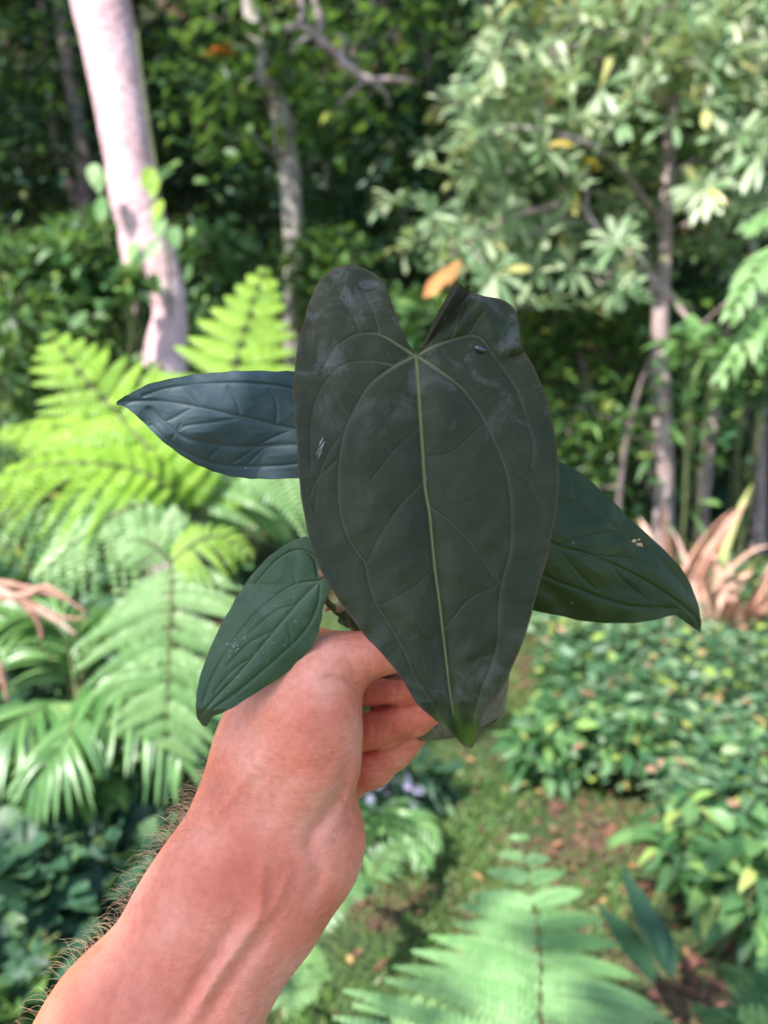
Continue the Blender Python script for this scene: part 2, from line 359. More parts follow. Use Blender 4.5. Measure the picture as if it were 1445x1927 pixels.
# B: the slim grey trunk with orange tinged crown
path = [base_of(560, 700, 6.0), P(556, 620, 6), P(553, 480, 6), P(545, 330, 6), P(527, 210, 6), P(500, 140, 6), P(487, 90, 6), P(470, 0, 6.1), P(460, -150, 6.2)]
cp = np.vstack([box_pts(360, 620, 0, 240, 5.4, 6.4, 22), box_pts(560, 800, 20, 240, 5.6, 6.6, 16)])
oB = simple_tree('slim_grey_tree', 'slim tree with rough grey trunk and sparse light leaves above it', 'tree', path, [.1, .095, .075, .085, .085, .075, .06, .07, .05], cp, dict(n=620, L=.15, W=.07, s=.2), M_mid, M_bark2)
gb = Geo()
wind = [P(487, 60, 6.0), P(560, 50, 5.3), P(598, 66, 5.3)]
add_tube(gb, wind, [.03, .02, .03], 7, 20, wob=.03)
for pth, rr in (([P(585, -60, 5.3), P(592, 0, 5.3), P(604, 40, 5.3), P(600, 72, 5.3), P(625, 95, 5.3), P(655, 125, 5.3), P(695, 150, 5.3), P(740, 150, 5.3), P(790, 155, 5.3)], [.022, .024, .026, .03, .032, .03, .028, .022, .012]),
                ([P(600, 66, 5.3), P(570, 75, 5.25), P(545, 100, 5.25)], [.02, .014, .006]),
                ([P(690, 148, 5.3), P(665, 172, 5.3), P(640, 195, 5.3)], [.016, .01, .005]),
                ([P(540, 60, 5.3), P(568, 30, 5.3), P(560, -30, 5.3)], [.022, .02, .02]),
                ([P(640, 110, 5.3), P(648, 80, 5.3), P(632, 62, 5.3)], [.014, .012, .006]),
                ([P(700, 152, 5.3), P(725, 175, 5.3), P(735, 200, 5.3)], [.012, .009, .004])):
    add_tube(gb, pth, rr, 8, 40, wob=.03)
gb.build('bare_branch', M_bark4, oB)
gc = Geo(); pts = P(np.array([405, 415, 425, 433, 440]), np.array([100, 92, 88, 96, 90]), np.full(5, 5.6)); scatter_leaves(gc, np.repeat(pts, 3, 0), .13, .06); gc.build('orange_leaf', M_orange, oB)

# E: the large pale leaved tree at right
DE = 5.3
o = empty('whorl_leaved_tree', base_of(1247, 1000, DE)); tag(o, 'large tree at right with whorls of long pale olive leaves', 'tree')
trunk = [base_of(1247, 1000, DE), P(1247, 980, DE), P(1247, 800, DE), P(1240, 640, DE), P(1250, 480, DE), P(1256, 330, DE), P(1262, 195, DE)]
gt = Geo(); add_tube(gt, trunk, [.07, .066, .062, .06, .045, .042, .046], 14, 60, wob=.03); gt.build('trunk', M_bark4, o)
limbs = [[P(1262, 195, DE), P(1225, 180, DE-.1), P(1195, 165, DE-.2), P(1100, 95, DE-.3), P(1040, 90, DE-.4)],
         [P(1262, 195, DE), P(1290, 172, DE), P(1315, 165, DE), P(1330, 230, DE-.1), P(1345, 285, DE-.2)],
         [P(1315, 165, DE), P(1370, 110, DE+.1), P(1410, 30, DE+.1), P(1430, -100, DE+.1)],
         [P(1195, 165, DE-.2), P(1215, 80, DE-.2), P(1212, 20, DE-.2), P(1205, -90, DE-.2)],
         [P(1247, 560, DE), P(1190, 480, DE-.2), P(1160, 505, DE-.35), P(1118, 518, DE-.4)],
         [P(1160, 500, DE-.35), P(1128, 440, DE-.4), P(1103, 395, DE-.45), P(1108, 310, DE-.5)],
         [P(1103, 395, DE-.45), P(1060, 385, DE-.5), P(990, 400, DE-.6), P(900, 440, DE-.7), P(845, 480, DE-.7)],
         [P(1250, 545, DE), P(1285, 590, DE-.2), P(1315, 640, DE-.4)],
         [P(1256, 330, DE), P(1320, 300, DE+.2), P(1400, 330, DE+.3), P(1480, 300, DE+.3)],
         [P(1250, 430, DE), P(1150, 300, DE-.5), P(1040, 250, DE-.7), P(930, 240, DE-.7)]]
lr = [[.038, .03, .022, .016, .01], [.038, .034, .02, .014, .01], [.026, .02, .016, .01], [.024, .02, .02, .014], [.036, .03, .028, .014],
      [.026, .022, .018, .012], [.016, .014, .012, .01, .006], [.022, .018, .01], [.02, .016, .012, .01], [.022, .018, .014, .01]]
gb = Geo()
for a_, b_ in zip(limbs, lr): add_tube(gb, a_, b_, 9, 36, wob=.03)
tg = []
def inE(x, y):
    if y < 150: return x > 890+R.random()*40
    if y < 380: return x > 850
    if y < 520: return x > 745+(y-380)*.1 and x < 1440
    if y < 600: return (x > 900 and R.random() < .55)
    return x > 1060 and x < 1360 and y < 640
while len(tg) < 230:
    x, y = R.uniform(740, 1500), R.uniform(-60, 650)
    if not inE(x, y): continue
    dd_ = R.uniform(-.9, .7)
    if abs(x-1250) < 62 and 190 < y and dd_ < .1: continue
    tg.append(P(x, y, DE+dd_))
seeds = np.vstack([catmull(l_, 14) for l_ in limbs])
grow_nodes = limbs[0]
nodes = [q for q in seeds]
for tgt in sorted(tg, key=lambda q: np.min(np.linalg.norm(seeds-q, axis=1))):
    A = np.array(nodes); k_ = int(np.linalg.norm(A-tgt, axis=1).argmin()); a_ = nodes[k_]; l_ = np.linalg.norm(tgt-a_)
    mid = (a_+tgt)/2+N.normal(size=3)*.08*l_-np.array([0, 0, .1*l_]); r0 = .006+.008*min(1, l_)
    add_tube(gb, [a_, mid, tgt], [r0, r0*.7, .004], 5, 7); nodes += [mid, (mid+tgt)/2]
gb.build('branches', M_bark4, o)
gc = Geo(); tgA = np.array(tg); ax = nrm(np.stack([N.normal(size=len(tg))*.5-.15, -.45+N.normal(size=len(tg))*.4, .65+.3*N.normal(size=len(tg))], -1))
rosettes(gc, tgA, ax, (8, 12), .22, .055, 'obov', .42, open_=.85); 
tg2 = tgA+N.normal(size=tgA.shape)*.14; tg2[:, 1] += .1; rosettes(gc, tg2, ax, (6, 10), .2, .05, 'obov', .5, open_=.9)
gc.build('crown', M_pale, o)
gc = Geo(); q = P(862, 492, 4.5)
add_leaves(gc, [q, q+[.02, 0, .01]], [[-.7, -.2, -.6], [-.6, -.3, -.8]], [[.3, -1, .4]]*2, [.27, .16], [.085, .05], .12, 'obov', 6, .15, .7); gc.build('orange_leaf', M_orange, o)
gc = Geo(); scatter_leaves(gc, np.repeat(P(1108, 312, 4.78)[None], 14, 0)+N.normal(size=(14, 3))*.025, .09, .05, 'ovate', .3); gc.build('yellow_bud', M_yellow, o)
gc = Geo(); scatter_leaves(gc, P(np.array([1028, 1030, 1034, 1040, 1035]*2), np.array([135, 155, 165, 190, 200]*2), np.full(10, 4.7)), .07, .035, 'ovate', .5); gc.build('red_bud', M_red, o)

# other trunks in the wood
def thin(name, label, pts, r, d, bark, crown=None, L=.14, mat=M_mid, n=300):
    path = [base_of(pts[0][0], pts[0][1], d)]+[P(a_, b_, d) for a_, b_ in pts]
    cp = np.vstack([box_pts(*c_, 26) for c_ in crown]) if crown else np.zeros((0, 3))
    return simple_tree(name, label, 'tree', path, [q*1.0 for q in r], cp, dict(n=n, L=L, W=L*.45, s=.22), mat, bark, ns=10, wob=.04)
thin('slender_tree', 'tall slender pinkish trunk behind the pale leaved tree, left of its crown', [(955, 900), (958, 500), (955, 200), (962, 0), (965, -250)], [.11, .11, .1, .1, .09, .08], 7.6, M_bark, [(820, 1000, 100, 420, 7.0, 8.0), (880, 1010, 420, 640, 6.8, 7.6)], n=900)
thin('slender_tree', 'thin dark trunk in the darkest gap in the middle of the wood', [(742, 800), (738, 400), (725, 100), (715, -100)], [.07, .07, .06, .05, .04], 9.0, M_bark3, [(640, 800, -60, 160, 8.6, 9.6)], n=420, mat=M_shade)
thin('slender_tree', 'thin bare stem beside the top of the pinkish trunk', [(925, 500), (915, 200), (905, 60), (900, -150)], [.03, .03, .026, .024, .02], 7.0, M_bark2, [(800, 960, -90, 90, 6.8, 7.6)], n=420)
thin('slender_tree', 'dim slanting trunk in shade at far left behind the pink one', [(175, 700), (160, 330), (130, 120), (100, -80)], [.09, .09, .08, .07, .06], 7.5, M_bark3, [(-40, 170, 30, 330, 7.0, 8.4)], n=850, mat=M_shade)
thin('slender_tree', 'dark curved trunk in shade right behind the pink trunk', [(165, 700), (150, 420), (105, 260), (80, 0), (70, -100)], [.06, .06, .05, .045, .04, .04], 8.5, M_bark3, [(-80, 100, 0, 160, 8, 9), (300, 420, 60, 300, 7.6, 8.6)], n=700, mat=M_shade)
thin('slender_tree', 'young brown trunk at right between the pale tree and the frame', [(1325, 900), (1338, 800), (1350, 690), (1385, 560)], [.05, .05, .045, .035, .02], 5.6, M_bark4, [(1270, 1420, 600, 800, 5.2, 5.8)], n=420, mat=M_gloss, L=.13)
thin('slender_tree', 'brown trunk at the far right edge standing in deep shade', [(1425, 1000), (1428, 860), (1432, 740), (1440, 600)], [.055, .055, .05, .045, .04], 6.0, M_bark4, [(1380, 1500, 560, 720, 5.6, 6.4)], n=300, mat=M_gloss)
thin('slender_tree', 'slim grey stem close against the left of the pale tree trunk', [(1222, 1000), (1222, 800), (1228, 640), (1215, 420)], [.022, .022, .02, .018, .012], 5.5, M_bark2)
thin('slender_tree', 'leaning twiggy sapling beneath the pale leaved tree', [(1170, 880), (1200, 740), (1235, 640)], [.02, .02, .016, .008], 5.0, M_bark3, [(1050, 1230, 760, 900, 4.9, 6.0)], n=420, mat=M_mid, L=.1)
thin('understorey_tree', 'bright leaved low tree filling the gap below the pale crown', [(1120, 900), (1100, 700), (1060, 600)], [.04, .04, .03, .02], 6.0, M_bark3, [(960, 1240, 560, 740, 5.6, 6.6)], n=1100, mat=M_mid, L=.12)
thin('understorey_tree', 'dim leafy tree hanging low over the middle of the dark wood', [(640, 800), (600, 500), (640, 200), (700, 0)], [.06, .06, .05, .05, .03], 7.6, M_bark3, [(580, 800, 150, 330, 7.0, 8.0), (440, 700, 290, 440, 7.6, 8.8)], n=1000, mat=M_dark, L=.15)
thin('understorey_tree', 'leafy tree in the right top corner behind the pale crown', [(1400, 700), (1420, 300), (1400, 0)], [.06, .06, .05, .04], 7.0, M_bark3, [(1240, 1500, -40, 380, 6.3, 7.6)], n=1400, mat=M_mid, L=.15)
thin('understorey_tree', 'green leafy tree over the middle of the picture top', [(860, 800), (850, 400), (800, 100)], [.05, .05, .04, .03], 7.2, M_bark3, [(700, 930, -20, 330, 6.6, 7.6)], n=1200, mat=M_shade, L=.13)

# unseen tree added to block and dapple the sun on hand and plant
hand = np.array([-.04, .4, 1.42]); cc = hand+SUN*6.0
path = [np.array([-4.6, -4.6, 0]), np.array([-4.5, -4.5, 3]), np.array([-4.1, -3.6, 5.2]), cc]
cp = cc+N.normal(size=(40, 3))*np.array([.42, .42, .3])
simple_tree('added_shade_tree', 'added unseen tree behind the viewer, bough placed to shade the hand', 'tree', path, [.16, .14, .1, .03], np.vstack([cp, cc+np.array([.2, .02, .1])+N.normal(size=(60, 3))*np.array([.09, .09, .09])]), dict(n=260, L=.17, W=.08, s=.1), M_mid, M_bark2)

# ------------------------------------------------------------------ shrubs
def shrub(name, label, c, rad, n, L, W, mat, prof='ovate', lumps=9, droop=.5, seg=4, nst=6, cat='shrub', group=None, reach=True):
    c = np.array(c, float); base = np.array([c[0], c[1], float(gz(c[0], c[1]))]); o = empty(name, base); tag(o, label, cat, group)
    rad = np.array(rad); lc = c+nrm(N.normal(size=(lumps, 3)))*rad*.6*N.random((lumps, 1))**.5
    if reach and c[2]-base[2] > rad[2]*1.2+.25:
        low = int(lumps*1.1*(c[2]-base[2])/(rad[2]*2+.6))+2; l2 = c+nrm(N.normal(size=(low, 3)))*rad*.75; l2[:, 2] = base[2]+.1+(c[2]-base[2])*N.random(low)
        n = int(n*(1+.8*low/lumps)); lc = np.vstack([lc, l2]); lumps += low
    i_ = N.integers(0, lumps, n); u = nrm(N.normal(size=(n, 3))+[0, 0, .35]); rr = (.55+.5*N.random(n))[:, None]*rad*.52
    b_ = lc[i_]+u*rr; b_[:, 2] = np.maximum(b_[:, 2], base[2]+.03)
    d = nrm(u*[1, 1, .5]+N.normal(size=(n, 3))*.35); nm = nrm(u*.5+np.array([0, -.1, 1])+N.normal(size=(n, 3))*.3)
    gc = Geo(); s_ = .6+.7*N.random(n); add_leaves(gc, b_, d, nm, L*s_, W*s_, droop*N.random(n), prof, seg, .22, None, .03)
    gc.build('foliage', mat, o)
    gs = Geo()
    for q in range(lumps):
        add_tube(gs, [base+[R.gauss(0, .05), R.gauss(0, .05), 0], (base+lc[q])/2+N.normal(size=3)*.05, lc[q]], [.008 if reach else .004, .005, .002], 6, 8)
        for k_ in range(nst):
            e = lc[q]+nrm(N.normal(size=3)+[0, 0, .3])*rad*.5; add_tube(gs, [lc[q], (lc[q]+e)/2, e], [.005, .004, .002], 4, 4)
    gs.build('stem', M_stem, o); return o
sh = shrub
sh('leafy_shrub', 'glossy green shrub at the left edge below the dark wood', P(40, 530, 4.6), (.42, .4, .42), 700, .11, .05, M_gloss, lumps=14)
sh('leafy_shrub', 'broad shrub left of the pale pink trunk, catching sun', P(170, 530, 4.7), (.42, .4, .4), 700, .12, .055, M_gloss, lumps=14)
sh('leafy_shrub', 'dark shrub in the shade low at the left edge above the fern', P(60, 640, 4.3), (.4, .35, .35), 500, .1, .045, M_mid, lumps=10)
sh('leafy_shrub', 'shrub just right of the pale pink trunk', P(400, 510, 5.0), (.36, .35, .38), 600, .1, .045, M_gloss, lumps=12)
sh('leafy_shrub', 'small leaved bush in front of the pale pink trunk foot', P(258, 530, 3.95), (.09, .08, .1), 60, .1, .05, M_mid, lumps=5)
sh('leafy_shrub', 'shrub with yellowish tips around the grey trunk foot', P(600, 520, 5.6), (.45, .4, .42), 700, .11, .05, M_mid, lumps=12)
sh('leafy_shrub', 'teal green shrub in shade right of the grey trunk', P(650, 400, 6.6), (.5, .4, .35), 300, .26, .06, M_dark, prof='lance', lumps=9)
sh('leafy_shrub', 'dark shrub behind the notch of the big held leaf', P(790, 620, 5.6), (.5, .4, .4), 600, .12, .05, M_gloss, lumps=12)
sh('leafy_shrub', 'rounded bush below the pale leaved tree at right', P(1110, 830, 5.4), (.36, .4, .32), 500, .1, .045, M_mid, lumps=12)
sh('leafy_shrub', 'dim undergrowth bush behind the thin right hand stems', P(1400, 900, 7.2), (.7, .4, .6), 800, .15, .06, M_dark, lumps=14)
sh('leafy_shrub', 'dark bush behind the right leaf of the held plant', P(1150, 960, 5.6), (.5, .4, .4), 800, .13, .05, M_dark, lumps=14)
sh('leafy_shrub', 'bright leaved sprig reaching in below the pale crown', P(1310, 655, 4.4), (.17, .2, .1), 34, .2, .065, M_fernp, prof='obov', lumps=5, reach=False)
sh('leafy_shrub', 'broad leaved bush at the right edge, half way up', P(1420, 700, 4.9), (.26, .3, .26), 200, .14, .05, M_gloss, lumps=9, reach=False)
# lower left, dark lobed leaves
LL = 'leafy_undershrub'
sh(LL, 'dark undershrub with lobed leaves below the palm fronds at left', P(90, 1490, 2.0), (.22, .2, .17), 420, .085, .065, M_mid, 'lobed', 12)
sh(LL, 'lobed leaved plant against the tree fern trunk, left of the wrist', P(230, 1500, 2.1), (.17, .2, .16), 300, .085, .065, M_mid, 'lobed', 9)
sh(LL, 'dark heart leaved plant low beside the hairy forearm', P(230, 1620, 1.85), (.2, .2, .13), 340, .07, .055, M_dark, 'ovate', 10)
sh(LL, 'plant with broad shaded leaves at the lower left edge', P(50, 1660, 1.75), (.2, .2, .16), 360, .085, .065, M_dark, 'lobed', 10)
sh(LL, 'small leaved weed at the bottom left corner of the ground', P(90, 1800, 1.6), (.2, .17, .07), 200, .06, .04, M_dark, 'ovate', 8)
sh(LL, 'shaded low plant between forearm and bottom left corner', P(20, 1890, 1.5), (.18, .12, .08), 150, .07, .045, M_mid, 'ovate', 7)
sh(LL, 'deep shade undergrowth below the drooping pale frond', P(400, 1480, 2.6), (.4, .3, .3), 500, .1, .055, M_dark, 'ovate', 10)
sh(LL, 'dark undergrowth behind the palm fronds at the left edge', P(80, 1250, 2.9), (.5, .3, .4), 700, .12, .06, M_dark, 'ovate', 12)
# middle bottom and right bed plants
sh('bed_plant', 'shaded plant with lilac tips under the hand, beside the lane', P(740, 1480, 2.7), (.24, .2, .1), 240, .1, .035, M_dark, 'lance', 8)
sh('bed_plant', 'glossy plant at the front of the right bed, above the bare soil', P(1330, 1590, 2.1), (.2, .18, .1), 208, .09, .04, M_gloss, 'ovate', 7)
sh('bed_plant', 'leafy plant at the right edge over the dark soil', P(1420, 1650, 1.9), (.13, .15, .13), 144, .09, .04, M_gloss, 'ovate', 6)
sh('bed_plant', 'bright leaved plant in the right bed with pale new leaves', P(1390, 1440, 2.6), (.25, .2, .13), 320, .085, .042, M_gloss, 'ovate', 8)
sh('bed_plant', 'taller plant at the back of the sunlit bed, right of the cup', P(1130, 1260, 3.5), (.35, .3, .15), 672, .08, .04, M_gloss, 'ovate', 10)
sh('bed_plant', 'glossy clump in the sunlit bed near the lane', P(1040, 1400, 2.9), (.22, .2, .12), 368, .085, .04, M_gloss, 'ovate', 8)
sh('bed_plant', 'clump of mixed green leaves in the middle of the right bed', P(1220, 1380, 2.9), (.3, .25, .13), 528, .08, .04, M_gloss, 'ovate', 9)
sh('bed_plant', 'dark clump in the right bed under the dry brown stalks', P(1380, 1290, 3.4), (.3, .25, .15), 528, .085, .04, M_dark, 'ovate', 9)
g = Geo(); q = P(N.uniform(690, 800, 26), N.uniform(1470, 1540, 26), N.uniform(2.5, 2.7, 26)); scatter_leaves(g, q, .04, .028, 'ovate', .5)
tag(g.build('lilac_flowers', M_lilac), 'few pale lilac petals among the shaded leaves under the hand', 'flowers', kind='stuff')

# vine on the pink trunk
o = empty('climbing_vine', P(300, 560, 4.0)); tag(o, 'vine with round light green leaves climbing the pale pink trunk', 'vine')
gs = Geo(); add_tube(gs, [P(322, 600, 4.08), P(316, 480, 4.08), P(302, 400, 4.06), P(296, 330, 4.05), P(272, 180, 4.07), P(258, 60, 4.08)], [.008]*6, 6, 40, wob=.1); add_tube(gs, [P(205, 470, 4.05), P(196, 400, 4.05), P(185, 310, 4.05)], [.006, .005, .003], 6, 20); gs.build('stem', M_stem, o)
for (x, y) in ((178, 322), (190, 335), (188, 385), (196, 390), (292, 345), (288, 330), (303, 390), (325, 440), (300, 420), (258, 470), (285, 530), (250, 540), (262, 490), (300, 470)):
    gl = Geo(); add_leaves(gl, P(np.array([x]), np.array([y-14.]), np.array([4.0])), [[R.gauss(0, .4), -.25, -1]], [[R.gauss(0, .3)-.2, -1, .5]], .12, .085, .05, 'ovate', 5, .2); gl.build('leaf', M_fern if x > 280 and y < 400 else M_fernp, o)

# ------------------------------------------------------------------ ferns
def frond_geo(path, width, npair, up, droop=.25, ang=70, base_bare=.12, npin=16, prof_pow=.8, twist=0, tipshape=.33, pf=.60):
    g = Geo(); n = 60; p = catmull(path, n); T = nrm(np.gradient(p, axis=0)); seglen = np.linalg.norm(p[-1]-p[0])
    ts = base_bare+(1-base_bare)*(np.arange(npair)+.5)/npair
    sp = seglen*(1-base_bare)/npair
    for side in (-1, 1):
        for t_ in ts:
            t_ = min(.995, t_+R.gauss(0, .004)); f = t_*(n-1); i0 = int(f); o = p[i0]*(1-f+i0)+p[min(n-1, i0+1)]*(f-i0); tg_ = T[i0]
            s_ = nrm(np.cross(tg_, up))*side
            tt = (t_-base_bare)/(1-base_bare)
            Lp = width*(min(1, .55+tt/tipshape*.45) if tt < tipshape else ((1-tt)/(1-tipshape))**prof_pow)*R.uniform(.92, 1.06)
            if Lp < .006: continue
            a = math.radians(ang-22*tt+R.gauss(0, 3)); d = nrm(s_*math.sin(a)+tg_*math.cos(a)+N.normal(size=3)*.03)
            k = max(4, int(npin*(.35+.65*Lp/width))); ss = (np.arange(k)+.6)/k
            c = o+d*(Lp*ss)[:, None]; c[:, 2] -= droop*Lp*ss**2; 
            td = nrm(np.gradient(c, axis=0)) if k > 1 else d[None]
            ac = nrm(np.cross(td, up)); pl = sp*pf*min(1, Lp/(width*.35)+.15)*(np.minimum(1, .7+ss*2)*(1-ss**2.2)+.12)
            w_ = Lp/k*.88
            base_ = np.vstack([c, c]); dr_ = nrm(np.vstack([ac+td*.35, -ac+td*.35])); L_ = np.concatenate([pl, pl])
            add_leaves(g, base_, dr_, np.repeat(np.asarray(up)[None], 2*k, 0)+N.normal(size=(2*k, 3))*.12, L_, w_, .12, 'pinule', 3, .0, R.random())
            add_tube(g, [o, o+d*Lp*.5-[0, 0, droop*Lp*.25], o+d*Lp-[0, 0, droop*Lp]], [.0035, .002, .001], 3, 6, .6)
    return g
def palm_geo(path, width, npair, up, lw=.018, droop=.55, ang=55, base_bare=.15):
    g = Geo(); n = 60; p = catmull(path, n); T = nrm(np.gradient(p, axis=0)); m_ = npair
    for side in (-1, 1):
        tt = (np.arange(m_)+.5)/m_; f = ((base_bare+(1-base_bare)*tt)*(n-1)).astype(int)
        s_ = nrm(np.cross(T[f], up))*side; a = np.radians(ang-25*tt+N.normal(size=m_)*4)
        d = s_*np.sin(a)[:, None]+T[f]*np.cos(a)[:, None]+np.asarray(up)*.18+N.normal(size=(m_, 3))*.04
        L_ = width*(.5+.5*np.sin(np.pi*np.minimum(1, .25+tt*.75)))*(1-.4*tt**3)
        add_leaves(g, p[f], d, nrm(np.asarray(up)[None]+N.normal(size=(m_, 3))*.25), L_, lw, droop*(.7+.6*N.random(m_)), 'linear', 6, .5)
    return g
def add_frond(par, name, kind, path, mat, rr=.006, **kw):
    g = (frond_geo if kind == 'fern' else palm_geo)(path, **kw); o_ = g.build(name, mat, par)
    gr = Geo(); add_tube(gr, path, [rr, rr*.8, rr*.35], 6, 40, .5); gr.build('rachis', M_stem, o_); return o_
UPv = np.array([0, -.25, .97])
# the sunlit tree fern at left
D = 2.35
crown = P(368, 985, D)
o = empty('tree_fern', [crown[0]-.03, crown[1]+.03, 0]); tag(o, 'tall tree fern at left with bright sunlit yellow green fronds', 'tree fern')
gt = Geo(); add_tube(gt, [np.array([crown[0]-.06, crown[1]+.06, -.05]), np.array([crown[0]-.05, crown[1]+.05, .5]), crown], [.055, .04, .03], 12, 40, wob=.12); gt.build('trunk', M_bark3, o)
FR = lambda **k: k
U1 = nrm([.1, -.75, .6])
add_frond(o, 'frond', 'fern', [crown, P(395, 860, D+.15), P(440, 700, D+.35), P(470, 590, D+.5), P(500, 500, D+.6)], M_fern, width=.30, npair=14, up=U1, droop=.1, ang=78, npin=19, base_bare=.05)
add_frond(o, 'frond', 'fern', [crown, P(310, 880, D-.02), P(230, 790, D), P(150, 700, D+.05), P(88, 622, D+.1)], M_fern, width=.30, npair=14, up=nrm([.15, -.7, .7]), droop=.08, ang=72, npin=19, base_bare=.05)
add_frond(o, 'frond', 'fern', [crown, P(290, 900, D-.1), P(160, 870, D-.15), P(20, 890, D-.1), P(-110, 960, D)], M_fern, width=.3, npair=17, up=nrm([0, -.45, .9]), droop=.3, ang=75, npin=18, base_bare=.05)
add_frond(o, 'frond', 'fern', [crown, P(350, 900, D+.2), P(280, 850, D+.5), P(180, 830, D+.8)], M_fern, width=.34, npair=14, up=nrm([0, -.6, .8]), droop=.2, npin=18, base_bare=.05)
add_frond(o, 'frond', 'fern', [crown, P(440, 900, D+.1), P(530, 880, D+.15), P(640, 920, D+.2), P(720, 990, D+.2)], M_fernp, width=.26, npair=14, up=nrm([.1, -.7, .7]), droop=.35, npin=18, base_bare=.05)
add_frond(o, 'frond', 'fern', [crown, P(300, 940, D-.1), P(200, 935, D-.12), P(80, 960, D-.1), P(-60, 1020, D)], M_fernp, width=.26, npair=15, up=nrm([0, -.5, .85]), droop=.7, npin=18, base_bare=.08)
add_frond(o, 'frond', 'fern', [crown, P(420, 940, D+.25), P(490, 930, D+.5), P(560, 960, D+.75)], M_fernp, width=.24, npair=16, up=nrm([.1, -.7, .7]), droop=.5, npin=14, base_bare=.05)
add_frond(o, 'frond', 'fern', [crown, P(330, 870, D+.4), P(300, 760, D+.8), P(290, 690, D+1.1)], M_fern, width=.28, npair=13, up=nrm([0, -.7, .7]), droop=.15, npin=17, base_bare=.05)
add_frond(o, 'frond', 'fern', [crown, P(270, 950, D-.2), P(170, 1000, D-.3), P(60, 1090, D-.35)], M_fernp, width=.22, npair=14, up=nrm([0, -.6, .8]), droop=.5, npin=16, base_bare=.08)
add_frond(o, 'frond', 'fern', [crown, P(260, 850, D+.2), P(120, 800, D+.4), P(-20, 810, D+.6)], M_fern, width=.28, npair=15, up=nrm([0, -.5, .85]), droop=.25, npin=17, base_bare=.05)
# younger low fern in front
D = 1.95
c2 = P(322, 1062, D)
o = empty('drooping_fern', [c2[0], c2[1]+.05, 0]); tag(o, 'fern with a broad pale frond hanging towards the viewer, below the bright one', 'fern')
gt = Geo(); add_tube(gt, [np.array([c2[0]+.02, c2[1]+.12, -.03]), P(338, 1480, D+.2), P(330, 1250, D+.15), c2], [.02, .018, .014, .008], 8, 40, wob=.05); gt.build('stalk', M_stem, o)
U2 = nrm([0, -.9, .42])
add_frond(o, 'frond', 'fern', [c2, P(322, 1120, D-.07), P(318, 1220, D-.12), P(314, 1330, D-.13), P(310, 1440, D-.1)], M_fernp, width=.25, npair=13, up=U2, droop=.28, ang=84, npin=26, base_bare=.02, tipshape=.3, prof_pow=.6)
add_frond(o, 'frond', 'fern', [c2, P(355, 1030, D-.02), P(410, 1010, D), P(480, 1050, D+.02)], M_fern, width=.13, npair=13, up=nrm([-.2, -.7, .7]), droop=.45, npin=12, base_bare=.04)
add_frond(o, 'frond', 'fern', [c2, P(290, 1028, D), P(250, 1015, D), P(210, 1030, D+.03)], M_fernp, width=.09, npair=12, up=nrm([.2, -.7, .7]), droop=.3, npin=10, base_bare=.04)
add_frond(o, 'frond', 'fern', [c2, P(318, 1010, D+.08), P(324, 975, D+.15), P(328, 950, D+.2)], M_fernp, width=.05, npair=10, up=nrm([0, -.9, .4]), droop=.1, npin=8, base_bare=.1)
# palms
o = empty('small_palm', [ground_at(140, 1560)[0], ground_at(140, 1560)[1]+.2, 0]); tag(o, 'small palm at left with drooping glossy fronds over dark shrubs', 'palm')
pb = np.array(o.location); gt = Geo(); add_tube(gt, [pb-[0, 0, .05], pb+[0, -.02, .45], P(150, 1330, 2.15)], [.03, .022, .015], 8, 30, wob=.05); gt.build('trunk', M_stem, o)
c3 = P(150, 1330, 2.15)
for pth, wd, npr, up_ in (
    ([c3, P(200, 1290, 2.0), P(280, 1330, 1.9), P(340, 1440, 1.85)], .2, 26, UPv), ([c3, P(90, 1330, 2.0), P(20, 1370, 1.9), P(-60, 1460, 1.9)], .2, 26, UPv),
    ([c3, P(170, 1220, 2.2), P(240, 1180, 2.2), P(360, 1230, 2.2), P(430, 1330, 2.2)], .24, 30, UPv), ([c3, P(120, 1200, 2.2), P(50, 1160, 2.15), P(-60, 1190, 2.1)], .24, 28, UPv),
    ([c3, P(150, 1340, 1.95), P(120, 1400, 1.8), P(60, 1480, 1.75)], .17, 22, nrm([0, -.7, .7])), ([c3, P(100, 1240, 2.35), P(20, 1210, 2.5), P(-40, 1250, 2.6)], .24, 24, UPv)):
    add_frond(o, 'frond', 'palm', pth, M_palm, .006, width=wd, npair=npr, up=up_)
o = empty('dead_frond', P(0, 1100, 2.0)); tag(o, 'dead curled reddish brown frond caught in the foliage at the left edge', 'dead frond')
gd = Geo()
for pth in (([(-60, 1110), (40, 1130), (110, 1160), (162, 1165)]), ([(-40, 1130), (50, 1120), (90, 1105), (165, 1155)]), ([(-20, 1100), (60, 1140), (110, 1170), (145, 1195)]), ([(30, 1125), (60, 1150), (75, 1175), (80, 1205)]), ([(-10, 1230), (5, 1270), (15, 1320)]), ([(-50, 1090), (20, 1100), (70, 1110), (130, 1130)])):
    add_tube(gd, [P(a_, b_, 1.95) for a_, b_ in pth], [.008, .011, .007, .003], 5, 24, R.random(), .15)
gd.build('leaflet', M_brown, o)
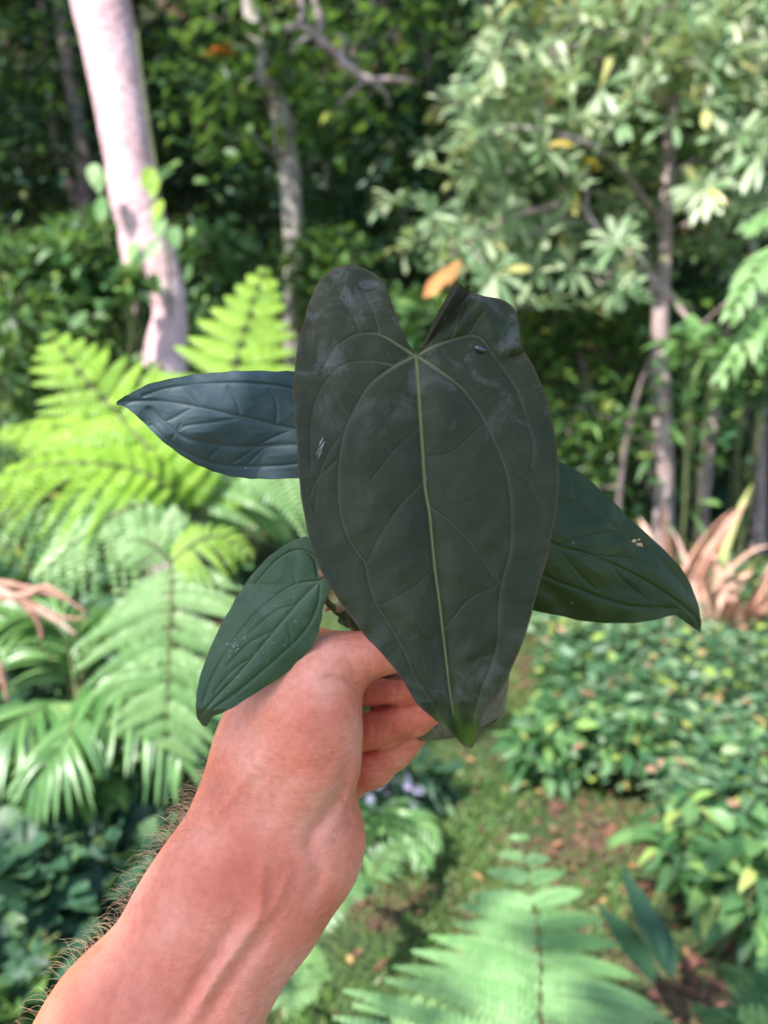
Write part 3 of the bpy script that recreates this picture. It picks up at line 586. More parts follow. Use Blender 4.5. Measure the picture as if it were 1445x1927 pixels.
# foreground fern at bottom right
def ground_fern(label, base, fr, mat, **kw):
    o_ = empty('ground_fern', base); tag(o_, label, 'fern')
    for pth in fr: add_frond(o_, 'frond', 'fern', [np.array(base)]+pth, mat, .004, **kw)
    return o_
b = np.array([.26, 1.02, 0.0])
ground_fern('wide pale green fern spreading across the bottom right of the picture', b, [[P(1015, 2150, 1.02), P(1015, 1920, 1.18), P(1012, 1760, 1.34), P(975, 1560, 1.56)]], M_fernl, width=.36, npair=18, pf=.6, up=nrm([0, -.62, .8]), droop=.2, npin=30, ang=86, base_bare=.1, tipshape=.2, prof_pow=.8)
b = np.array([.12, 1.15, 0.0])
ground_fern('low fern under the wide pale one at the picture bottom', b, [[P(840, 2020, 1.3), P(800, 1930, 1.4), P(740, 1880, 1.5)], [P(930, 2060, 1.25), P(1040, 1990, 1.3), P(1150, 1960, 1.4)]], M_fernp, width=.12, npair=16, up=nrm([0, -.6, .8]), droop=.15, npin=14)
b = ground_at(690, 1700)
ground_fern('small bright fern beside the wrist, at the left of the lane', b, [[P(700, 1650, 2.05), P(735, 1600, 2.1), P(780, 1590, 2.15)], [P(660, 1640, 1.95), P(640, 1680, 1.85), P(610, 1760, 1.8)]], M_palm, width=.07, npair=13, up=nrm([0, -.5, .85]), droop=.2, npin=10)
b = ground_at(560, 1880)
ground_fern('little fern below the forearm near the bottom edge', b, [[P(570, 1850, 1.6), P(585, 1810, 1.65), P(575, 1770, 1.7)], [P(540, 1850, 1.55), P(560, 1860, 1.5), P(600, 1850, 1.5)]], M_fernp, width=.06, npair=12, up=nrm([0, -.5, .85]), droop=.2, npin=9)
o = empty('small_palm', ground_at(720, 1580)); tag(o, 'low yellowish palm seedling under the hand at the edge of the lane', 'palm'); c4 = P(715, 1540, 2.45)
for pth in ([c4, P(740, 1520, 2.4), P(790, 1540, 2.35), P(820, 1600, 2.3)], [c4, P(740, 1540, 2.35), P(780, 1580, 2.3), P(800, 1630, 2.25)], [c4, P(700, 1540, 2.4), P(680, 1570, 2.3), P(690, 1620, 2.3)]):
    add_frond(o, 'frond', 'palm', [np.array(o.location)]+pth, M_palm, .003, width=.1, npair=18, up=UPv, lw=.014, droop=.4)
b = ground_at(1500, 1980)
ground_fern('dark fern poking in at the bottom right corner', b, [[P(1480, 1900, 1.3), P(1420, 1850, 1.35), P(1370, 1830, 1.4)], [P(1470, 1960, 1.2), P(1400, 1930, 1.25), P(1310, 1900, 1.3)], [P(1500, 1880, 1.4), P(1470, 1810, 1.5), P(1430, 1780, 1.6)]], M_gloss, width=.07, npair=9, up=UPv, droop=.2, npin=3)
o = empty('broad_leaf_plant', ground_at(1250, 1830)); tag(o, 'plant with tall dark glossy blades right of the wide pale fern', 'plant')
for (x0, y0, x1, y1) in ((1250, 1830, 1170, 1625), (1262, 1840, 1215, 1690), (1230, 1850, 1130, 1700), (1300, 1990, 1380, 1900)):
    a_, b_ = P(x0, y0, 1.62), P(x1, y1, 1.75); gl = Geo(); add_leaves(gl, [a_], [b_-a_], [[.5, -.6, .5]], np.linalg.norm(b_-a_)*1.05, .085, .06, 'lance', 6, .3, .4); gl.build('leaf', M_dark, o)
# edge ferns right, half way up
o = empty('tree_fern', [2.5, 3.6, 0]); tag(o, 'tree fern at the right edge with glossy fronds hanging into view', 'tree fern')
gt = Geo(); add_tube(gt, [np.array([2.5, 3.6, -.05]), np.array([2.45, 3.6, 1]), P(1620, 540, 3.6)], [.07, .05, .04], 10, 30, wob=.12); gt.build('trunk', M_bark3, o); c5 = P(1620, 540, 3.6)
for pth in ([c5, P(1540, 470, 3.5), P(1440, 490, 3.4), P(1370, 600, 3.3)], [c5, P(1540, 560, 3.5), P(1450, 590, 3.4), P(1350, 720, 3.3)], [c5, P(1560, 440, 3.6), P(1480, 400, 3.6), P(1400, 430, 3.6)]):
    add_frond(o, 'frond', 'palm', pth, M_fernp, width=.17, npair=17, up=nrm([-.3, -.5, .8]), droop=.5, lw=.035)
# dried ginger-like stalk plants
def strap(label, base, n, L, W, mat, rise=1.0, droop=.7, name='strap_leaved_plant'):
    o_ = empty(name, base); tag(o_, label, 'plant'); base = np.array(base)
    for q in range(n):
        gl = Geo(); a_ = R.random()*6.28; s_ = R.uniform(.6, 1.1)
        add_leaves(gl, [base+[R.gauss(0, .05), R.gauss(0, .05), 0]], [[math.cos(a_)*.5, math.sin(a_)*.5, rise]], [[math.cos(a_)*-1, math.sin(a_)*-1-.3, .5]], L*s_, W, droop*R.uniform(.3, 1.2), 'linear', 9, .35, R.random()); gl.build('leaf', mat, o_)
    return o_
strap('pinkish brown dried strap leaves arching beside the pale tree foot', base_of(1245, 1130, 4.1), 40, 1.35, .05, M_brown, 1.6, .75)
strap('tangle of dried brown stalks above the right end of the bed', base_of(1370, 1180, 3.8), 40, 1.2, .045, M_brown, 1.5, .8)
strap('yellow green strap leaved plant rising among the dried stalks', base_of(1340, 1100, 4.3), 8, 1.4, .045, M_yel2, 1.5, .8)
strap('pale green arching blades at the right edge above the dried stalks', base_of(1440, 1150, 4.1), 10, 1.0, .05, M_palm, 1.1, .7)
strap('low dried leaves at the right edge of the sunlit bed', ground_at(1420, 1330), 14, .34, .04, M_brown, .5, .5)
# ------------------------------------------------------------------ foreground: held plant and the hand
def seg_dist(q, a, b):
    ab = b-a; L2 = max((ab*ab).sum(), 1e-9); t_ = np.clip(((q-a)@ab)/L2, 0, 1); return np.linalg.norm(q-a-t_[:, None]*ab, axis=1), t_
def blade(name, outline, ctr, depth, veins, mat, parent, relief=.0013, nb=760, nr=170, wid=5.0, tipfn=None, underfn=None, ripple=.0007, label=None):
    """leaf blade sampled on rays from ctr to the outline; veins = [(points, width px, kind)]"""
    o_ = np.array(outline, float); cl = np.vstack([o_, o_[:1]]); cr = catmull(np.vstack([cl]), nb+1)[:-1]
    cr = cr+(np.sin(np.arange(nb)*.31)+np.sin(np.arange(nb)*.127+1))[:, None]*.5*nrm(cr-np.array(ctr))
    rj = np.linspace(0, 1, nr+1)[1:]**.75
    q = np.array(ctr)+(cr-np.array(ctr))[None]*rj[:, None, None]; q = np.vstack([np.array([ctr], float), q.reshape(-1, 2)])
    rad = np.concatenate([[0], np.repeat(rj, nb)])
    dmin = np.full(len(q), 1e9); vein = np.zeros(len(q)); mid = np.zeros(len(q)); groove = np.zeros(len(q))
    for pts_, wd, kind in veins:
        c_ = catmull(pts_, 5*len(pts_)); m_ = len(c_)
        for i_ in range(m_-1):
            dd, tt = seg_dist(q, c_[i_], c_[i_+1]); f_ = 1-.65*(i_+tt)/m_
            dmin = np.minimum(dmin, dd+{'mid': 0, 'lat': 0, 'sec': 1.5}[kind]*1.0)
            vv = np.exp(-(dd/(wd*.5*f_))**2)*(1.0 if kind != 'sec' else .6)
            if kind == 'mid': mid = np.maximum(mid, vv)
            else: vein = np.maximum(vein, vv)
            groove = np.maximum(groove, np.exp(-(dd/(wd*.9))**2)*(1 if kind != 'sec' else .6))
    x, y = q[:, 0], q[:, 1]
    j0 = veins[0][0][0]; mid = np.maximum(mid, .8*vein*np.exp(-(((x-j0[0])**2+(y-j0[1])**2)**.5/75)**2))
    d = depth(x, y)
    puff = 1-np.exp(-(dmin/34)**1.5)
    wav = np.sin(x*.043+np.sin(y*.031)*1.7+1)*np.sin(y*.038+np.sin(x*.027)*1.5)
    fine = np.sin(x*.13+y*.05+2*np.sin(y*.06))*np.sin(y*.12-x*.07+1.5*np.sin(x*.05))
    quilt = np.exp(-(dmin/60)**2)*np.sin(x*.075+y*.03+wav*2)*np.sin(y*.085-x*.02)
    d = d-relief*puff*(.8+.3*wav+.25*quilt)+relief*.35*groove-ripple*wav*rad-relief*.12*fine*puff
    V = P(x, y, d)
    i = np.arange(nr-1)[:, None]*nb+1; j = np.arange(nb)[None]; k = (j+1) % nb
    F = np.stack([i+j, i+k, i+nb+k, i+nb+j], -1).reshape(-1, 4)
    T = np.stack([np.zeros(nb, int), 1+(np.arange(nb)+1) % nb, 1+np.arange(nb)], -1)
    tip = tipfn(x, y) if tipfn else np.zeros(len(q))
    under = underfn(x, y) if underfn else np.zeros(len(q))
    ob = mk(name, V, [F, T], mat, parent, dict(under=under, sheen_bloom=(.12+.9*np.clip((860-y)/160, 0, 1)+.5*np.exp(-((y-1270)/70)**2)) if tipfn else np.full(len(q), .8), vein=vein, mid=mid, edge=np.clip((rad-.984)/.012, 0, 1), tip=tip))  # upper lobes painted paler: sheen and dusty bloom in the colour
    if label: ob['label'] = label
    return ob
def held_leaf_mat(name, c1, c2, sheen, veinc, midc, edgec, tipc=(.055, .105, .012), tr=.04, sheen_dust=.34, trc=(.1, .2, .02), vs=.55, spec=.2):
    m, t, out = newmat(name); tc = nd(t, 'ShaderNodeTexCoord'); O = tc.outputs['Object']
    n1 = nd(t, 'ShaderNodeTexNoise', i_Scale=28.0, i_Detail=5.0, i_Roughness=.6); n2 = nd(t, 'ShaderNodeTexNoise', i_Scale=420.0, i_Detail=4.0, i_Roughness=.7)
    n3 = nd(t, 'ShaderNodeTexNoise', i_Scale=55.0, i_Detail=7.0, i_Roughness=.72, i_Distortion=.8)
    vo = nd(t, 'ShaderNodeTexVoronoi', i_Scale=150.0); vn = nd(t, 'ShaderNodeTexVoronoi', i_Scale=80.0, feature='DISTANCE_TO_EDGE')
    for n_ in (n1, n2, n3, vo, vn): t.links.new(O, n_.inputs['Vector'])
    r1 = ramp(t, n1.outputs[0], [(.35, c1), (.65, c2)])
    def mix(fac, a, b, amt=None):
        x_ = nd(t, 'ShaderNodeMixRGB'); t.links.new(fac, x_.inputs[0]); t.links.new(a, x_.inputs[1])
        if isinstance(b, tuple): x_.inputs[2].default_value = (*b, 1)
        else: t.links.new(b, x_.inputs[2])
        return x_.outputs[0]
    def mul(a, k):
        x_ = nd(t, 'ShaderNodeMath', operation='MULTIPLY'); t.links.new(a, x_.inputs[0])
        if isinstance(k, float): x_.inputs[1].default_value = k
        else: t.links.new(k, x_.inputs[1])
        return x_.outputs[0]
    def att(n_): return nd(t, 'ShaderNodeAttribute', attribute_name=n_).outputs['Fac']
    rs = ramp(t, n3.outputs[0], [(.5, (0, 0, 0)), (.72, (1, 1, 1))])
    c = mix(mul(rs.outputs[0], mul(att('sheen_bloom'), sheen_dust)), r1.outputs[0], sheen)  # sheen painted as pale smoky patches, mixed with dusty bloom
    # faint network of tiny veins
    rn = ramp(t, vn.outputs['Distance'], [(.0, (1, 1, 1)), (.045, (0, 0, 0))]); c = mix(mul(rn.outputs[0], .06), c, veinc)
    c = mix(mul(att('vein'), vs), c, veinc); c = mix(mul(att('mid'), .9), c, midc); c = mix(att('tip'), c, tipc); c = mix(mul(att('edge'), .7), c, edgec)
    c = mix(mul(att('under'), .85), c, (.026, .019, .009))  # fold strip: brown underside tone, shade painted in with it
    # specks of dust
    rv = ramp(t, vo.outputs['Distance'], [(.035, (1, 1, 1)), (.06, (0, 0, 0))])
    sp = nd(t, 'ShaderNodeMath', operation='GREATER_THAN'); sepc = nd(t, 'ShaderNodeSeparateColor'); t.links.new(vo.outputs['Color'], sepc.inputs[0]); t.links.new(sepc.outputs[0], sp.inputs[0]); sp.inputs[1].default_value = .93
    c = mix(mul(rv.outputs[0], sp.outputs[0]), c, (.45, .45, .38))
    p = nd(t, 'ShaderNodeBsdfPrincipled'); t.links.new(c, p.inputs['Base Color']); p.inputs['Specular IOR Level'].default_value = spec
    rr = nd(t, 'ShaderNodeMapRange', i_3=.38, i_4=.6); t.links.new(n3.outputs[0], rr.inputs[0]); t.links.new(rr.outputs[0], p.inputs['Roughness'])
    p.inputs['Sheen Weight'].default_value = .04; p.inputs['Sheen Roughness'].default_value = .4
    b = nd(t, 'ShaderNodeBump', i_Strength=.35, i_Distance=.0006); t.links.new(n2.outputs[0], b.inputs['Height'])
    b2 = nd(t, 'ShaderNodeBump', i_Strength=.25, i_Distance=.0008); t.links.new(n3.outputs[0], b2.inputs['Height']); t.links.new(b.outputs[0], b2.inputs['Normal'])
    t.links.new(b2.outputs[0], p.inputs['Normal'])
    tl = nd(t, 'ShaderNodeBsdfTranslucent'); tl.inputs[0].default_value = (*trc, 1); mx = nd(t, 'ShaderNodeMixShader', i_0=tr)
    t.links.new(p.outputs[0], mx.inputs[1]); t.links.new(tl.outputs[0], mx.inputs[2]); t.links.new(mx.outputs[0], out.inputs[0]); return m
M_L1 = held_leaf_mat('big_leaf', (.0155, .0215, .0065), (.026, .032, .010), (.13, .138, .135), (.085, .088, .068), (.2, .2, .085), (.08, .045, .025), vs=.42, sheen_dust=.7, spec=.25)
M_L2 = held_leaf_mat('sky_tinted_leaf', (.044, .074, .080), (.064, .1, .108), (.1, .14, .16), (.1, .125, .15), (.12, .145, .15), (.03, .035, .03), sheen_dust=.4, vs=.3, spec=.35)  # reflected sky painted in as a bluish base colour
M_L3 = held_leaf_mat('small_leaf', (.026, .064, .026), (.048, .092, .042), (.12, .17, .12), (.075, .12, .075), (.1, .16, .08), (.1, .09, .03), sheen_dust=.5, vs=.3, spec=.35)
M_L4 = held_leaf_mat('back_leaf', (.009, .02, .002), (.022, .038, .003), (.02, .032, .02), (.028, .045, .02), (.03, .05, .022), (.03, .05, .01), spec=.4, sheen_dust=.25, tr=.1, trc=(.1, .22, .01), vs=.3)

DH = .4
plant = empty('potted_plant', P(862, 1372, .43)); tag(plant, 'young plant with four velvety dark heart shaped leaves held up by the hand', 'plant')
# big leaf
o1 = [(780,664),(766,642),(749,604),(737,571),(725,537),(706,516),(682,503),(658,499),(630,505),(606,523),(591,547),(579,580),(570,614),(560,647),(557,680),(552,719),(553,766),(557,814),(560,862),(563,900),(567,938),(575,986),(587,1029),(606,1077),(630,1120),(658,1158),(687,1196),(718,1230),(752,1272),(782,1321),(815,1352),(846,1377),(868,1399),(882,1407),(891,1404),(898,1388),(905,1368),(908,1352),(923,1327),(945,1297),(959,1266),(978,1221),(994,1178),(1010,1116),(1028,1054),(1038,1001),(1048,954),(1051,911),(1049,858),(1041,806),(1030,753),(1013,710),(998,681),(987,662),(978,643),(976,615),(970,586),(953,567),(929,560),(905,556),(881,548),(865,534),(853,538),(839,561),(820,596),(801,636),(788,665)]
def d1(x, y):
    d = .352+(900-y)*2.2e-5
    d = d+.006*((x-800)/250)**2                                           # edges roll back
    d = d+np.where(y < 640, ((640-y)/140)**2*.010, 0)                     # lobes curl away
    axis = np.interp(y, [668, 900, 1400], [783, 800, 860]); d = d+.0028*np.exp(-(np.abs(x-axis)/26))
    e = np.abs((x-788)*.86-(668-y)*.5)                                      # distance to the folded inner edge of the right lobe
    rl = np.clip((664-y)/60, 0, 1)*np.clip((x-780)/10, 0, 1); lim = np.clip((668-y)*.2+2, 2, 27); d = d-rl*.011*np.clip(1-e/lim, 0, 1)*np.clip((668-y)/90, .1, 1)-rl*.003*np.exp(-((e-lim-22)/20)**2)
    yy = y+.35*(x-960); d = d+.0016*np.exp(-(((x-975)/22)**2+((yy-676)/9)**2))-.0014*np.exp(-(((x-965)/26)**2+((yy-655)/12)**2))-.003*np.exp(-(((x-915-(y-590)*.3)/18)**2+((y-590)/60)**2))
    tp = np.clip((y-1320)/85, 0, 1); d = d+.004*np.sin((x-860)*.09)*tp*(y > 1300)+.004*tp
    return d
v1 = [([(782,668),(785,710),(789,760),(795,850),(800,920),(807,960),(812,1010),(818,1070),(826,1130),(833,1190),(840,1250),(846,1300),(853,1345)],6.5,'mid'),
 ([(780,670),(745,688),(710,712),(690,732),(668,770),(650,810),(640,860),(637,920),(642,970),(655,1010),(672,1040),(688,1062),(695,1100),(710,1140),(738,1185),(758,1220),(775,1260),(790,1290),(815,1325)],5,'lat'),
 ([(778,668),(750,650),(715,630),(680,628),(650,640),(625,662),(606,700)],5,'lat'),
 ([(788,672),(830,700),(870,732),(905,780),(930,830),(950,880),(960,930),(963,980),(960,1040),(945,1095),(938,1150),(937,1200),(925,1250),(905,1300),(896,1340)],5,'lat'),
 ([(788,666),(820,650),(850,640),(882,632),(905,638),(928,668),(950,700),(975,740),(990,790),(1003,835),(1000,880)],5,'lat'),
 ([(800,905),(755,950),(715,1010),(690,1060)],4,'sec'),([(810,955),(850,985),(890,1030),(925,1080),(942,1098)],4,'sec'),
 ([(745,688),(690,680),(640,690),(600,740),(585,800),(585,880)],3,'sec'),([(680,628),(660,590),(640,560)],3,'sec'),([(715,628),(700,580),(680,545)],3,'sec'),([(650,810),(620,850),(600,900),(592,960)],3,'sec'),
 ([(640,860),(600,900),(585,930)],3,'sec'),([(882,632),(900,600),(925,570)],3,'sec'),([(850,640),(862,600),(880,560)],3,'sec'),([(905,780),(950,790),(990,790)],3,'sec'),([(950,880),(990,900),(1020,960)],3,'sec'),
 ([(833,1190),(880,1130),(938,1100)],2,'sec'),([(818,1070),(770,1110),(710,1140)],2,'sec'),([(793,800),(740,850),(700,900)],2,'sec'),([(796,860),(850,850),(905,800)],2,'sec')]
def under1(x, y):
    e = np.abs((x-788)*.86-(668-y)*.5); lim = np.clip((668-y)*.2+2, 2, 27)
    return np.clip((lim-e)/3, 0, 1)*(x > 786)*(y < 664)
def tip1(x, y):
    b_ = np.clip((y-(1368-10*np.sin(x*.13)))/16, 0, 1); s_ = np.exp(-np.abs(x-853-(y-1320)*.28)/7)*np.clip((y-1300)/50, 0, 1)
    s2 = np.exp(-np.abs(x-892-(y-1320)*.05)/5)*np.clip((y-1320)/40, 0, 1); s3 = np.exp(-np.abs(x-822-(y-1340)*.4)/5)*np.clip((y-1330)/30, 0, 1)
    return np.clip(b_+.8*s_+.8*s2+.8*s3, 0, 1)*.9
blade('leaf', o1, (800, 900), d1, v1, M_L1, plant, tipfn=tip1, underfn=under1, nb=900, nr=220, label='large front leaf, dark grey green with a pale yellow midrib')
# leaf at left, sky reflection tinted into its colour
o2 = [(220,757),(234,746),(249,739),(282,722),(324,712),(374,704),(415,700),(457,698),(519,698),(560,700),(620,716),(680,748),(705,790),(690,840),(640,880),(590,896),(556,900),(498,902),(457,899),(415,892),(382,879),(349,862),(316,838),(287,812),(266,791),(245,772),(230,764),(221,762)]
def d2(x, y): return .398-.00006*(560-x)+.00005*(y-800)+.005*((y-np.interp(x, [220, 560, 700], [758, 808, 830]))/90)**2+.003*np.sin((x+y)*.02)
v2 = [([(222,759),(260,755),(300,756),(365,765),(453,785),(552,808),(640,822),(700,828)],5,'mid'),([(282,770),(310,795),(345,822),(400,836),(457,841),(552,837),(640,835)],5,'lat'),([(285,800),(330,840),(400,872),(469,878),(556,873),(640,850)],4,'lat'),
 ([(270,745),(320,730),(400,722),(480,722),(560,735),(640,775)],4,'lat'),([(365,765),(330,785),(310,795)],4,'sec'),([(453,785),(400,795),(349,802),(335,812)],4,'sec'),([(453,785),(445,755),(430,728)],4,'sec'),([(552,808),(500,830),(457,860),(430,876)],3,'sec'),([(380,766),(360,740),(345,728)],3,'sec'),
 ([(520,800),(520,760),(505,725)],3,'sec'),([(340,800),(330,815),(320,830)],3,'sec'),([(420,838),(400,855),(390,868)],3,'sec'),([(500,840),(480,860),(465,876)],3,'sec')]
blade('leaf', o2, (470, 805), d2, v2, M_L2, plant, relief=.0017, ripple=.0016, nb=620, nr=150, label='left leaf, quilted, with sky reflection tinted bluish grey')
# small leaf lower left
o3 = [(577,1009),(548,1019),(515,1040),(482,1073),(453,1111),(432,1148),(407,1194),(386,1244),(374,1285),(369,1314),(369,1335),(373,1354),(383,1367),(390,1366),(386,1357),(399,1349),(415,1343),(440,1331),(478,1306),(519,1281),(552,1256),(581,1223),(598,1198),(603,1172),(610,1139),(622,1100),(618,1084),(610,1082),(603,1088),(600,1076),(604,1050),(600,1022)]
def d3(x, y):
    u_ = ((x-600)*.65+(y-1100)*.76); v_ = ((x-600)*.76-(y-1100)*-.65)-0
    side = (x-np.interp(y, [1100, 1140, 1185, 1260, 1340], [600, 560, 520, 460, 385]))
    return .372-.00002*(y-1000)+.0035*(side/80)**2+.006*np.clip((y-1335)/30, 0, 1)
v3 = [([(603,1092),(560,1138),(520,1185),(460,1258),(400,1322),(378,1350)],5,'mid'),([(601,1094),(560,1100),(520,1122),(470,1168),(430,1222),(400,1275),(383,1320)],4,'lat'),([(603,1096),(598,1140),(572,1190),(520,1240),(450,1300),(400,1335)],4,'lat'),
 ([(598,1085),(590,1050),(560,1035),(520,1055),(480,1100)],3,'lat'),([(560,1138),(520,1150),(470,1190)],3,'sec'),([(520,1185),(470,1210),(430,1250)],3,'sec'),([(480,1235),(440,1260),(405,1300)],3,'sec'),([(540,1165),(545,1190),(550,1215)],3,'sec'),([(490,1225),(500,1240),(505,1255)],3,'sec'),
 ([(560,1100),(550,1070),(540,1050)],3,'sec'),([(520,1122),(500,1110),(485,1090)],3,'sec')]
blade('leaf', o3, (500, 1180), d3, v3, M_L3, plant, relief=.0016, nb=620, nr=150, label='small lower left leaf with scratches and a hooked tip')
# right leaf behind
o4 = [(1051,868),(1096,892),(1139,930),(1187,978),(1230,1016),(1263,1049),(1287,1078),(1306,1116),(1316,1154),(1319,1180),(1317,1190),(1311,1180),(1300,1167),(1285,1159),(1268,1158),(1235,1166),(1192,1172),(1144,1173),(1096,1168),(1044,1157),(1000,1148),(950,1120),(915,1060),(905,1000),(915,930),(950,880),(1000,862)]
def d4(x, y): return .405+.00007*(x-1000)+.007*((y-np.interp(x, [900, 1100, 1320], [960, 1045, 1170]))/110)**2+.006*np.clip((x-1270)/50, 0, 1)**2
v4 = [([(905,965),(985,992),(1050,1028),(1110,1045),(1178,1075),(1240,1110),(1300,1155),(1316,1185)],4,'mid'),([(930,930),(1050,938),(1120,965),(1180,1010),(1240,1050),(1290,1110)],4,'lat'),([(930,1010),(1010,1075),(1090,1110),(1180,1140),(1270,1145)],4,'lat'),
 ([(1050,1028),(1100,1010),(1160,1000)],3,'sec'),([(1110,1045),(1170,1050),(1230,1060)],3,'sec'),([(1050,1028),(1080,1070),(1120,1110)],3,'sec'),([(1150,1065),(1180,1100),(1220,1130)],3,'sec'),([(1080,940),(1080,915),(1075,895)],3,'sec'),([(1150,985),(1160,970),(1160,960)],3,'sec')]
blade('leaf', o4, (1085, 1030), d4, v4, M_L4, plant, relief=.0018, ripple=.002, nb=520, nr=130, label='right leaf, deep shiny green with a brown nick')
M_scar = leaf_mat('leaf_scar', [(0, (.45, .3, .16)), (1, (.5, .36, .2))], tr=0, rough=.8)
M_scr = leaf_mat('leaf_scratch', [(0, (.25, .3, .24)), (1, (.4, .42, .36))], tr=0, rough=.6)
g = Geo(); q = P([1188, 1196, 1203, 1199], [1019, 1023, 1021, 1017], [.4155]*4); add_leaves(g, q, [[1, .2, .2], [1, 0, -.3], [.6, 0, -.8], [1, .1, .5]], [FW*-1]*4, [.0032, .004, .003, .002], [.002, .0016, .0016, .001], 0, 'ovate', 3, 0); g.build('blemish', M_scar, plant)
g = Geo()
for (x, y, n_, s_, dd) in ((443, 1215, 12, 7, .3672), (480, 1200, 6, 40, .3668), (540, 1160, 4, 35, .3668), (470, 1270, 4, 30, .3662), (610, 850, 5, 9, .3482)):
    for k_ in range(n_):
        a_ = R.gauss(.9, .9); l_ = R.uniform(1.5, 4) if dd > .35 else 10; xx, yy = x+R.gauss(0, s_), y+R.gauss(0, s_)
        if dd > .35 and not (400 < xx < 585 and yy > 1215-(xx-440)*1.1-70): continue
        if dd < .35: a_ = 1.1
        pp = [P(xx+math.cos(a_)*l_*t_, yy-math.sin(a_)*l_*t_+math.sin(t_*3)*1.5, (d3(xx, yy)-.0026 if dd > .35 else d1(xx, yy)-.0024)) for t_ in (-1, 0, 1)]
        add_tube(g, pp, [.00006, .00016 if k_ % 4 else .00035, .00005], 4, 5, R.random())
g.build('scratch', M_scr, plant)
# stems
M_pet = bark_mat('petiole', (.05, .07, .02), (.12, .16, .045), (.3, .18, .1), 60, bump=.2)
base_s = P(700, 1215, .425)
def stalk(nm_, pts_, rr): g = Geo(); add_tube(g, pts_, rr, 10, 30, .5); g.build(nm_, M_pet, plant)
stalk('main_stem', [P(790, 1300, .43), P(745, 1230, .427), base_s, P(660, 1165, .42), P(632, 1146, .415)], [.003, .0034, .0036, .0034, .0028])
stalk('petiole', [P(660, 1165, .42), P(720, 1050, .415), P(790, 850, .40), P(803, 720, .385), P(785, 674, .3625)], [.0022, .002, .0018, .0018, .002])
stalk('petiole', [P(640, 1152, .418), P(660, 1060, .42), P(705, 900, .415), P(690, 830, .406)], [.002, .0018, .0016, .0016])
stalk('petiole', [P(634, 1148, .415), P(618, 1135, .40), P(606, 1112, .385), P(602, 1094, .3745)], [.002, .0017, .0015, .0015])
stalk('petiole', [P(670, 1170, .422), P(800, 1080, .43), P(900, 985, .425), P(912, 968, .411)], [.002, .0018, .0016, .0016])
g = Geo(); add_leaves(g, P([636], [1170], [.425]), [P(690, 1150, .425)-P(636, 1170, .425)], [FW*-1+UP*.4], .024, .0135, .1, 'ovate', 6, .2); g.build('young_leaf', M_L4, plant)
g = Geo(); add_tube(g, [P(612, 1150, .412), P(622, 1142, .41), P(640, 1143, .41), P(652, 1140, .41)], [.0004, .0022, .003, .0012], 8, 16, .5, .06); g.build('bud_sheath', bark_mat('sheath', (.35, .2, .14), (.5, .33, .22), (.55, .42, .3), 90, bump=.3), plant)
# cup
ca, cb = P(808, 1168, .435), P(866, 1372, .43); ax_ = nrm(ca-cb); u_ = nrm(np.cross(ax_, FW)); w_ = np.cross(ax_, u_); H_ = np.linalg.norm(ca-cb)
def lathe(prof, name, mat, wob=0.0, ns=96):
    a = np.linspace(0, 2*np.pi, ns, endpoint=False); V = []
    for r_, h_ in prof:
        ww = 1+wob*(np.sin(a*5+h_*90)*.4+np.sin(a*9-h_*210)*.35+N.normal(size=ns)*.25)
        V.append(cb+ax_*h_+(r_*ww)[:, None]*(np.cos(a)[:, None]*u_+np.sin(a)[:, None]*w_))
    V = np.vstack(V); n_ = len(prof); i = np.arange(n_-1)[:, None]*ns; j = np.arange(ns)[None]; k = (j+1) % ns
    F = np.stack([i+j, i+k, i+ns+k, i+ns+j], -1).reshape(-1, 4); return mk(name, V, F, mat, plant)
m, t, out = newmat('clear_plastic'); gl = nd(t, 'ShaderNodeBsdfGlossy', i_Roughness=.12); trn = nd(t, 'ShaderNodeBsdfTransparent'); trn.inputs[0].default_value = (.9, .93, .93, 1)
fr = nd(t, 'ShaderNodeFresnel', i_IOR=1.45); mr = nd(t, 'ShaderNodeMapRange', i_3=.1, i_4=1.0); mx = nd(t, 'ShaderNodeMixShader'); t.links.new(fr.outputs[0], mr.inputs[0]); ds = nd(t, 'ShaderNodeBsdfTranslucent'); ds.inputs[0].default_value = (.9, .9, .88, 1); df = nd(t, 'ShaderNodeBsdfDiffuse'); df.inputs[0].default_value = (.85, .85, .82, 1); md = nd(t, 'ShaderNodeMixShader', i_0=.5); t.links.new(ds.outputs[0], md.inputs[1]); t.links.new(df.outputs[0], md.inputs[2]); m2 = nd(t, 'ShaderNodeMixShader', i_0=.1); t.links.new(trn.outputs[0], m2.inputs[1]); t.links.new(md.outputs[0], m2.inputs[2]); t.links.new(mr.outputs[0], mx.inputs[0]); t.links.new(m2.outputs[0], mx.inputs[1]); t.links.new(gl.outputs[0], mx.inputs[2]); t.links.new(mx.outputs[0], out.inputs[0])
rb_, rt_ = .0285, .0445
lathe([(.0005, 0), (rb_*.62, 0), (rb_*.84, .0012), (rb_*.96, .004), (rb_+.0008, .009), ((rb_+rt_)/2+.002, H_*.5), (rt_, H_), (rt_+.0022, H_+.0004), (rt_+.0022, H_+.0016), (rt_-.0004, H_+.0018), (rt_-.0009, H_)], 'cup', m)
M_moss = bark_mat('moss_fill', (.22, .12, .07), (.66, .48, .34), (.88, .8, .66), 70, (1, 1, 1), 1.0)
pr_ = [(.0005, .0012), (rb_*.6, .0012), (rb_*.81, .0024), (rb_*.93, .005)]+[((rb_-.0014)+(rt_-rb_)*h_, .004+h_*H_*.86) for h_ in np.linspace(.05, .9, 26)]+[(rt_*.7, H_*.85), (.002, H_*.88)]
lathe(pr_, 'moss', M_moss, .022)
